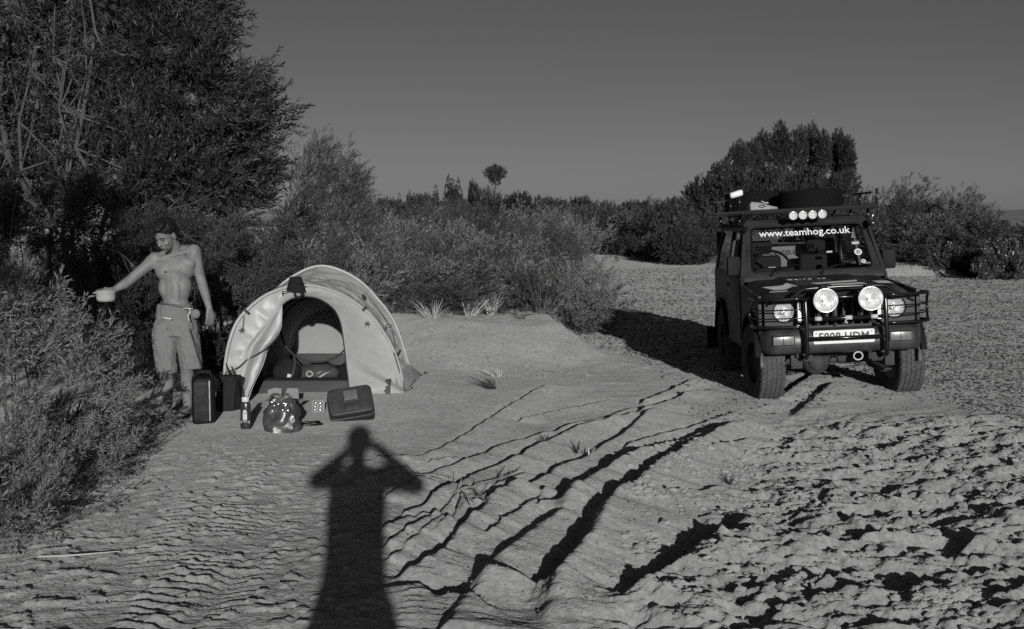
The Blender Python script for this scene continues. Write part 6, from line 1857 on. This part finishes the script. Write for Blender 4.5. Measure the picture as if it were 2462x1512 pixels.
for z, r, ex in ((.962, .014, 0), (.868, .006, .0), (.795, .006, 0), (.722, .014, .0)):
    bar('cross_bar', [(-.69, -.15, z - .02), (-.745, -.28, z - .01), (-.735, -.50, z), (-.64, -.60, z), (-.34, -.645, z)], r)
    bar('cross_bar', [(.69, -.15, z - .02), (.745, -.28, z - .01), (.735, -.50, z), (.64, -.60, z), (.34, -.645, z)], r)
for s in (-1, 1): bar('side_loop', [(s * .735, -.50, .962), (s * .755, -.40, .90), (s * .765, -.36, .83), (s * .755, -.40, .76), (s * .735, -.50, .722)], .012)
bar('cross_bar', [(-.34, -.645, .962), (.34, -.645, .962)], .014, sm=0)
bar('cross_bar', [(-.335, -.66, .785), (.335, -.66, .785)], .0165, sm=0)
bar('cross_bar', [(-.335, -.665, .615), (.335, -.665, .615)], .017, sm=0)
for x in (-.235, .02, .235):
    bar('tape_wrap', [(x - .028, -.66, .785), (x + .028, -.66, .785)], .0195, M_tape, 0)
bar('tape_tail', [(.0, -.672, .772), (-.01, -.677, .75), (.01, -.675, .742)], .006, M_tape)
for x in (-.185, .188):
    sl = empty('spot_lamp', (x, -.735, .945)); sl.parent = car
    Ml = Matrix.Rotation(math.pi / 2, 4, 'X')
    b = MB(); b.lathe([(.0, -.095), (.04, -.09), (.075, -.06), (.098, -.012), (.103, .006), (.098, .010)], 36, Ml, cap=False); b.build('housing', M_trim, sl, 50)
    b = MB(); b.lathe([(.012, -.050), (.035, -.046), (.065, -.028), (.088, .0), (.095, .010)], 36, Ml, cap=False); b.build('reflector', M_refl, sl, 0)
    b = MB(); b.lathe([(.0, .004), (.012, .0), (.014, -.05)], 14, Ml, cap=False); b.build('bulb_cap', M_refl, sl, 0)
    b = MB(); b.lathe([(.0, .026), (.05, .020), (.094, .008)], 36, Ml, cap=False); b.build('glass', M_lens, sl, 0)
    b = MB(); b.tube([Ml @ Vector((.099 * math.cos(a), .099 * math.sin(a), .010)) for a in [6.283 * k / 36 for k in range(36)]], .006, 8, closed=True); b.build('rim', M_refl, sl, 0)
    b = MB(); b.tube([(0, .03, -.10), (0, .06, -.13), (0, .08, -.15)], .012, 8); b.box(-.03, .03, .04, .055, .085, .12); b.build('bracket', M_trim, sl, 40)
# cowl, windscreen frame, cab --------------------------------------------
# windscreen plane: from (y .66, z 1.15) to (y .93, z 1.57)
def wsp(x, t, d=0.0): return Vector((x, .655 + .275 * t - d * .84, 1.145 + .425 * t + d * .54))
b = MB()
b.grid([[(-.66, .60, 1.055), (.66, .60, 1.055)], [(-.665, .615, 1.10), (.665, .615, 1.10)], [(-.665, .64, 1.135), (.665, .64, 1.135)]])
# frame around the glass: outer and inner outlines
oo = [wsp(-.672, -.05), wsp(.672, -.05), wsp(.648, .45), wsp(.60, 1.08), wsp(.56, 1.16), wsp(-.56, 1.16), wsp(-.60, 1.08), wsp(-.648, .45)]
def rr_in(d=0.0):
    out = []
    for cx, ct, rx, rt, a0 in ((.515, .07, .055, .09, -90), (.475, .90, .055, .09, 0), (-.475, .90, .055, .09, 90), (-.515, .07, .055, .09, 180)):
        for k in range(7):
            a = R(a0 + 15 * k); out.append(wsp(cx + rx * math.cos(a), ct + rt * math.sin(a), d))
    return out
ii = rr_in()
on_ = resample([oo[0], oo[1]], 8)[:-1] + resample([oo[1], oo[2], oo[3]], 8)[:-1] + resample([oo[3], oo[4], oo[5], oo[6]], 8)[:-1] + resample([oo[6], oo[7], oo[0]], 8)[:-1]
# match by angle
cc_ = wsp(0, .5)
def angw(p): return math.atan2((p.z - cc_.z) * 2.2, p.x)
ii2 = resample(ii + [ii[0]], 113)[:-1]; oo2 = resample(oo + [oo[0]], 400)[:-1]
pair = []
for p in ii2:
    a = angw(p); q = min(oo2, key=lambda q: abs((angw(q) - a + math.pi) % (2 * math.pi) - math.pi)); pair.append(q)
ib = [p + Vector((0, .02, -.005)) for p in ii2]
for A_, B_ in ((pair, ii2), (ii2, ib)):
    b.grid([A_ + A_[:1], B_ + B_[:1]])
jb('windscreen_frame', b, M_paint, smooth=40)
b = MB(); b.tube([p + Vector((0, -.004, .003)) for p in ii2], .009, 6, closed=True); jb('windscreen_seal', b, M_trim, smooth=0)
b = MB()
g_ = [p + Vector((0, .012, 0)) for p in ii2]; b.add(g_, [list(range(len(g_)))]); glass = jb('windscreen', b, M_screen, smooth=None)
tx = Matrix.Rotation(R(90 - math.degrees(math.atan2(.275, .425))), 4, 'X')
me = text_mesh('lettering', 'www.teamhog.co.uk', .1, M_vinyl, .0006, bold=.0012)
w_ = max(v.co.x for v in me.vertices) - min(v.co.x for v in me.vertices)
o = link('lettering', me, glass); sc_ = .885 / w_; o.matrix_local = Matrix.Translation(wsp(-.02, .84, .004)) @ tx @ Matrix.Diagonal((sc_, sc_ * 1.02, 1, 1))
b = MB(); b.prism(rrect(.036, .017, .006), 'z', 0, .001); o = b.build('sticker', M_paper, glass, 0); o.matrix_local = Matrix.Translation(wsp(.452, .55, .0)) @ tx
for x, t, r in ((.462, .34, .036), (.497, .13, .022)):
    st = empty('tax_disc', wsp(x, t, -.001)); st.parent = glass; st.matrix_local = Matrix.Translation(wsp(x, t, .0)) @ tx
    b = MB(); b.lathe([(0, 0), (r, 0), (r, .0012), (0, .0012)], 28); o = b.build('disc', M_vinyl, st, 20)
    o.parent = glass; o.matrix_local = Matrix.Translation(wsp(x, t, .0)) @ tx
    b = MB(); b.lathe([(0, .0012), (r * .72, .0012), (r * .72, .0022), (0, .0022)], 24); o = b.build('print', mat('faint_print', .32, rough=.6, var=.4, vscale=60), glass, 20); o.matrix_local = Matrix.Translation(wsp(x, t, .0)) @ tx
    bpy.data.objects.remove(st)
b = MB(); b.add([Vector((-.018, -.03, 0)), Vector((.018, -.032, 0)), Vector((.006, 0, 0)), Vector((.012, .03, 0)), Vector((-.004, .04, 0)), Vector((-.010, .0, 0))], [(0, 1, 2, 3, 4, 5)]); o = b.build('sticker', mat('grey_sticker', .2, rough=.6), glass, None); o.matrix_local = Matrix.Translation(wsp(.44, .72, .002)) @ tx
for x0, x1 in ((-.40, -.18), (.08, .32)):
    b = MB(); b.tube([wsp(x0, -.10, .012), wsp(x0 + .03, -.05, .03), wsp(x1, .09, .02)], .006, 6); b.tube([wsp(x1 - .18, .02, .014), wsp(x1 + .06, .11, .014)], .007, 6); b.ell(wsp(x0, -.10, .012), (.02, .02, .016), 10, 8); jb('wiper', b, M_trim, smooth=0)
b = MB(); b.box(-.35, -.27, .606, .614, 1.075, 1.083); b.box(.2, .28, .606, .614, 1.075, 1.083); jb('washer_jet', b, M_trim, bevel=.002)
# roof and pillars
b = MB()
rows = []
for i in range(15):
    t = i / 14; y = .955 + 1.64 * t
    row = []
    for j in range(21):
        u = -1 + 2 * j / 20; e = abs(u)
        row.append((u * .598, y, 1.655 - .055 * max(0, (e - .72) / .28) ** 2 - .03 * max(0, (.08 - t) / .08) ** 2 - .04 * max(0, (t - .93) / .07) ** 2))
    rows.append(row)
b.grid(rows); b.grid([[Vector((x, y, z - .022)) for x, y, z in r_] for r_ in rows])
roof = jb('roof', b, M_paint, smooth=40)
b = MB()
for s in (-1, 1): b.tube([(s * .606, .93, 1.585), (s * .608, 2.58, 1.575)], .012, 6)
jb('roof_gutter', b, M_trim, smooth=0)
# cab sides: frame strips between belt line and roof
def sidep(y, t, s): return Vector((s * (.690 - .085 * t), y, 1.10 + .49 * t))
for s in (-1, 1):
    b = MB()
    for y0a, y0b, y1a, y1b in ((.62, .72, .90, .985), (1.50, 1.62, 1.50, 1.62), (2.50, 2.62, 2.46, 2.60)):
        for dx in (0, -.03 * s):
            pass
        A = [sidep(y0a, 0, s), sidep(y0b, 0, s), sidep(y1b, 1, s), sidep(y1a, 1, s)]
        B = [p - Vector((s * .03, 0, 0)) for p in A]
        b.add(A + B, [(0, 1, 2, 3), (7, 6, 5, 4), (0, 4, 5, 1), (1, 5, 6, 2), (2, 6, 7, 3), (3, 7, 4, 0)])
    for t0, t1 in ((0, .06), (.90, 1.0)):
        A = [sidep(.70, t0, s), sidep(2.6, t0, s), sidep(2.6, t1, s), sidep(.85 if t0 > .5 else .72, t1, s)]
        B = [p - Vector((s * .03, 0, 0)) for p in A]
        b.add(A + B, [(0, 1, 2, 3), (7, 6, 5, 4), (0, 4, 5, 1), (1, 5, 6, 2), (2, 6, 7, 3), (3, 7, 4, 0)])
    jb('cab_side', b, M_paint)
    b = MB(); A = [sidep(1.62, .06, s), sidep(2.50, .06, s), sidep(2.46, .90, s), sidep(1.62, .90, s)]; b.add([p - Vector((s * .012, 0, 0)) for p in A], [(0, 1, 2, 3)]); jb('side_window', b, M_side, smooth=None)
    # door skin, proud of the body, with a wound-down window
    d_ = empty('door', (0, 0, 0)); d_.parent = car
    b = MB(); b.prism([(.66, .47), (1.48, .47), (1.52, .75), (1.53, 1.085), (.66, 1.085), (.64, .8)], 'x', s * .696, s * .706); b.build('skin', M_camo, d_, 30, bevel=.004)
    b = MB(); A = [sidep(.74, .07, s), sidep(1.50, .07, s), sidep(1.50, .90, s), sidep(.96, .90, s)]
    b.tube([p + Vector((s * .004, 0, 0)) for p in A], .010, 6, closed=True); b.tube([sidep(.98, .07, s), sidep(.98, .9, s)], .008, 6); b.build('window_frame', M_trim, d_, 0)
    b = MB(); b.box(min(s * .705, s * .72), max(s * .705, s * .72), 1.36, 1.47, .985, 1.01); b.build('handle', M_trim, d_, 30, bevel=.003)
    b = MB(); b.prism(rrect(.062, .092, .02), 'y', -.03, .03); o = b.build('door_mirror', M_trim, car, 40, bevel=.008); o.location = (s * .742, .72, 1.21); o.rotation_euler = (0, 0, s * R(-8))
    b = MB(); b.tube([(s * .69, .74, 1.16), (s * .74, .73, 1.17)], .012, 8); b.tube([(s * .69, .74, 1.10), (s * .75, .73, 1.15)], .010, 8); b.build('mirror_arm', M_trim, car, 0)
# back wall with its window
b = MB()
b.box(-.66, .66, 2.58, 2.61, 1.10, 1.16); b.box(-.60, .60, 2.56, 2.59, 1.53, 1.62); b.box(-.66, -.52, 2.57, 2.60, 1.16, 1.53); b.box(.52, .66, 2.57, 2.60, 1.16, 1.53)
jb('tailgate', b, M_inter)
b = MB(); b.box(-.52, .52, 2.580, 2.584, 1.16, 1.53); jb('rear_window', b, M_side)
# cabin
b = MB(); b.box(-.60, .60, .66, .95, .90, 1.115); b.box(-.52, -.14, .78, .93, 1.11, 1.17); jb('dashboard', b, M_inter, bevel=.02)
b = MB(); b.tube([(-.33 + .185 * math.cos(a), .98 + .07 * math.sin(a), 1.165 + .165 * math.sin(a)) for a in [6.283 * k / 32 for k in range(32)]], .014, 8, closed=True); b.tube([(-.50, .99, 1.16), (-.33, 1.0, 1.15), (-.16, .99, 1.16)], .014, 8); b.tube([(-.33, .99, 1.15), (-.33, .80, 1.08)], .02, 8); jb('steering_wheel', b, M_trim, smooth=0)
b = MB(); b.box(-.37, -.29, .955, .985, 1.13, 1.175); jb('wheel_boss', b, M_tape, bevel=.006)
for x in (-.34, .32):
    b = MB(); b.box(x - .235, x + .235, 1.35, 1.80, .62, .80); b.box(x - .235, x + .235, 1.68, 1.82, .78, 1.26, Matrix.Translation((0, 0, 0))); b.box(x - .15, x + .15, 1.72, 1.81, 1.28, 1.42); jb('seat', b, M_seat, bevel=.04, seg=3)
b = MB(); b.box(-.50, .46, 2.05, 2.50, .60, 1.36, Matrix.Rotation(0, 4, 'Z')); jb('luggage', b, M_lugg, bevel=.05, seg=3, jit=.03)
b = MB(); b.box(.36, .50, 2.0, 2.1, 1.0, 1.47); jb('luggage', b, M_tape, bevel=.02, jit=.01)
for s in (-1, 1):
    b = MB(); b.tube([(s * .50, 1.55, .9), (s * .47, 1.55, 1.52)], .018, 8); jb('roll_bar', b, M_peg, smooth=0)
b = MB(); b.add([Vector((-.55, 1.53, 1.05)), Vector((-.50, 1.53, 1.05)), Vector((-.485, 1.53, 1.32)), Vector((-.555, 1.53, 1.32))], [(0, 1, 2, 3)]); jb('seat_belt', b, M_tape, smooth=None)
# mud flaps, exhaust, aerial
for s in (-1, 1):
    b = MB(); b.box(min(s * .62, s * .82), max(s * .62, s * .82), 2.50, 2.512, .22, .46, Matrix.Translation((0, 0, 0))); jb('mud_flap', b, M_trim)
b = MB(); b.tube([(.625, .92, 1.585), (.655, .92, 1.63), (.665, .92, 1.66)], .008, 6); b.ell((.652, .91, 1.56), (.012, .012, .012), 8, 6); jb('aerial_mount', b, M_peg, smooth=0)
# roof rack --------------------------------------------------------------
rk = empty('roof_rack', (0, 1.7, 1.72)); rk.parent = car
def rb_(name, b, mt=M_bar, **k): return b.build(name, mt, rk, k.get('smooth', 40), k.get('bevel', 0))
RK = Matrix.Translation((0, -1.7, -1.72))
b = MB(); b.box(-.655, .655, .72, .755, 1.700, 1.742, RK); rb_('front_rail', b, M_trim, bevel=.006)
b = MB(); b.box(-.655, .655, 2.64, 2.67, 1.700, 1.740, RK); rb_('rear_rail', b, bevel=.006)
for s in (-1, 1):
    b = MB(); b.box(s * .655 - .015, s * .655 + .015, .75, 2.64, 1.700, 1.740, RK); rb_('side_rail', b, bevel=.006)
    b = MB(); b.tube([RK @ Vector(p) for p in [(s * .66, .95, 1.86), (s * .66, 2.65, 1.86)]], .010, 8); rb_('guard_rail', b, smooth=0)
for s, y, h in ((-1, .76, .17), (1, .76, .16), (-1, 2.64, .14), (1, 2.64, .14), (-1, 1.4, .12), (1, 1.4, .12), (.76, 1.6, .10)):
    b = MB(); b.tube([RK @ Vector((s * .655, y, 1.735)), RK @ Vector((s * .655, y, 1.735 + h))], .010, 8); rb_('post', b, smooth=0)
for k in range(9):
    y = .86 + 1.72 * k / 8
    b = MB(); b.box(-.64, .64, y - .03, y + .03, 1.712, 1.724, RK); rb_('floor_slat', b)
for y in (1.0, 1.7, 2.45):
    for s in (-1, 1):
        b = MB(); b.tube([RK @ Vector((s * .61, y, 1.585)), RK @ Vector((s * .63, y, 1.64)), RK @ Vector((s * .63, y, 1.705))], .014, 8); rb_('foot', b, smooth=0)
lb = empty('light_bar', (-.02, .700, 1.676)); lb.parent = car
b = MB(); b.box(-.19, .19, .018, .055, -.040, .030); b.build('housing', M_trim, lb, 30, bevel=.006)
for k in range(4):
    Ml = Matrix.Translation((-.138 + .092 * k, -.006, -.005)) @ Matrix.Rotation(math.pi / 2, 4, 'X')
    b = MB(); b.lathe([(.004, -.022), (.018, -.018), (.030, -.004), (.038, .006), (.041, .010)], 20, Ml, cap=False); b.build('reflector', M_white, lb, 0)
    b = MB(); b.lathe([(.0, .006), (.005, .004), (.006, -.02)], 10, Ml, cap=False); b.build('bulb_cap', M_vinyl, lb, 0)
    b = MB(); b.lathe([(.0, .014), (.038, .010)], 20, Ml, cap=False); b.build('glass', M_lens, lb, 0)
def j_at(x, y, z): return JM @ Vector((x, y, z))
def on_rack(name, loc, label, cat, group=None, extra=0.0):
    o = empty(name, j_at(*loc), 0, label, cat, group); o.rotation_euler = (0, JEEP_ROLL, JEEP_RZ + extra); return o
TY2 = tyre_mesh('tyre', .345, .235, M_tyre2, .19, 40)
SPT = 'spare tyres lying flat on the roof rack'
t_ = on_rack('spare_tyre', (.20, 1.60, 1.826), 'large black spare tyre lying flat in the middle of the roof rack', 'tyre', SPT); o = link('tread_ring', TY2, t_); o.scale = (.93, .93, .84)
t_ = on_rack('spare_tyre', (-.28, 2.20, 1.836), 'black spare tyre lying flat behind the shoe, at the back of the roof rack', 'tyre', SPT); o = link('tread_ring', TY2, t_); o.scale = (.94, .94, .94)
# shoe on the rack
sh = on_rack('shoe', (-.42, .86, 1.728), 'pale running shoe standing on the front of the roof rack', 'shoe', None, R(14))
b = MB()
secs = [(-.135, .030, .075, .0), (-.115, .036, .098, 0), (-.07, .038, .092, 0), (-.03, .038, .088, 0), (.02, .040, .074, 0), (.07, .044, .056, 0), (.11, .042, .046, 0), (.145, .030, .038, 0), (.155, .012, .028, 0)]
rows = []
for x, w, h, _ in secs:
    rows.append([(x, -w * math.cos(a), .020 + (h - .020) * max(0, math.sin(a)) ** .8) for a in [math.pi * k / 12 for k in range(13)]])
b.grid(rows); b.add(rows[0], [list(range(13))]); b.build('upper', mat('shoe_mesh', .30, rough=.8, var=.2, vscale=30), sh, 50)
b = MB(); out = [(x, y) for x, y in [(-.14, .02), (-.135, -.03), (-.06, -.038), (.02, -.038), (.09, -.046), (.145, -.032), (.162, 0), (.145, .032), (.09, .046), (.02, .038), (-.06, .038), (-.135, .03)]]; b.prism(out, 'z', .0, .026); b.build('sole', mat('shoe_sole', .16, rough=.8), sh, 40, bevel=.005)
b = MB(); b.tube(catmull([(-.06, -.040, .05), (-.03, -.043, .062), (.01, -.044, .048), (-.02, -.044, .038), (-.06, -.041, .048)], 5), .004, 6); b.build('stripe', M_pack2, sh, 0)
b = MB(); b.tube(catmull([(.02, -.01, .078), (.04, -.03, .082), (.06, .0, .075), (.03, .02, .085), (-.01, .0, .10)], 5), .0035, 6); b.build('lace', M_vinyl, sh, 0)
# white tube-shaped lamp lashed to the corner post
lp = on_rack('work_lamp', (-.69, .76, 1.905), 'white tube-shaped lamp on the corner post of the roof rack', 'lamp', None, 0)
b = MB(); b.tube([(-.055, -.01, -.014), (-.045, -.01, -.012), (.05, -.01, .012), (.065, -.01, .014)], [.022, .030, .031, .022], 16); b.build('diffuser', mat('lamp_white', .88, rough=.4), lp, 60)
b = MB(); b.tube([(.03, .0, -.03), (.03, 0, -.07)], .010, 8); b.build('clamp', M_trim, lp, 0)
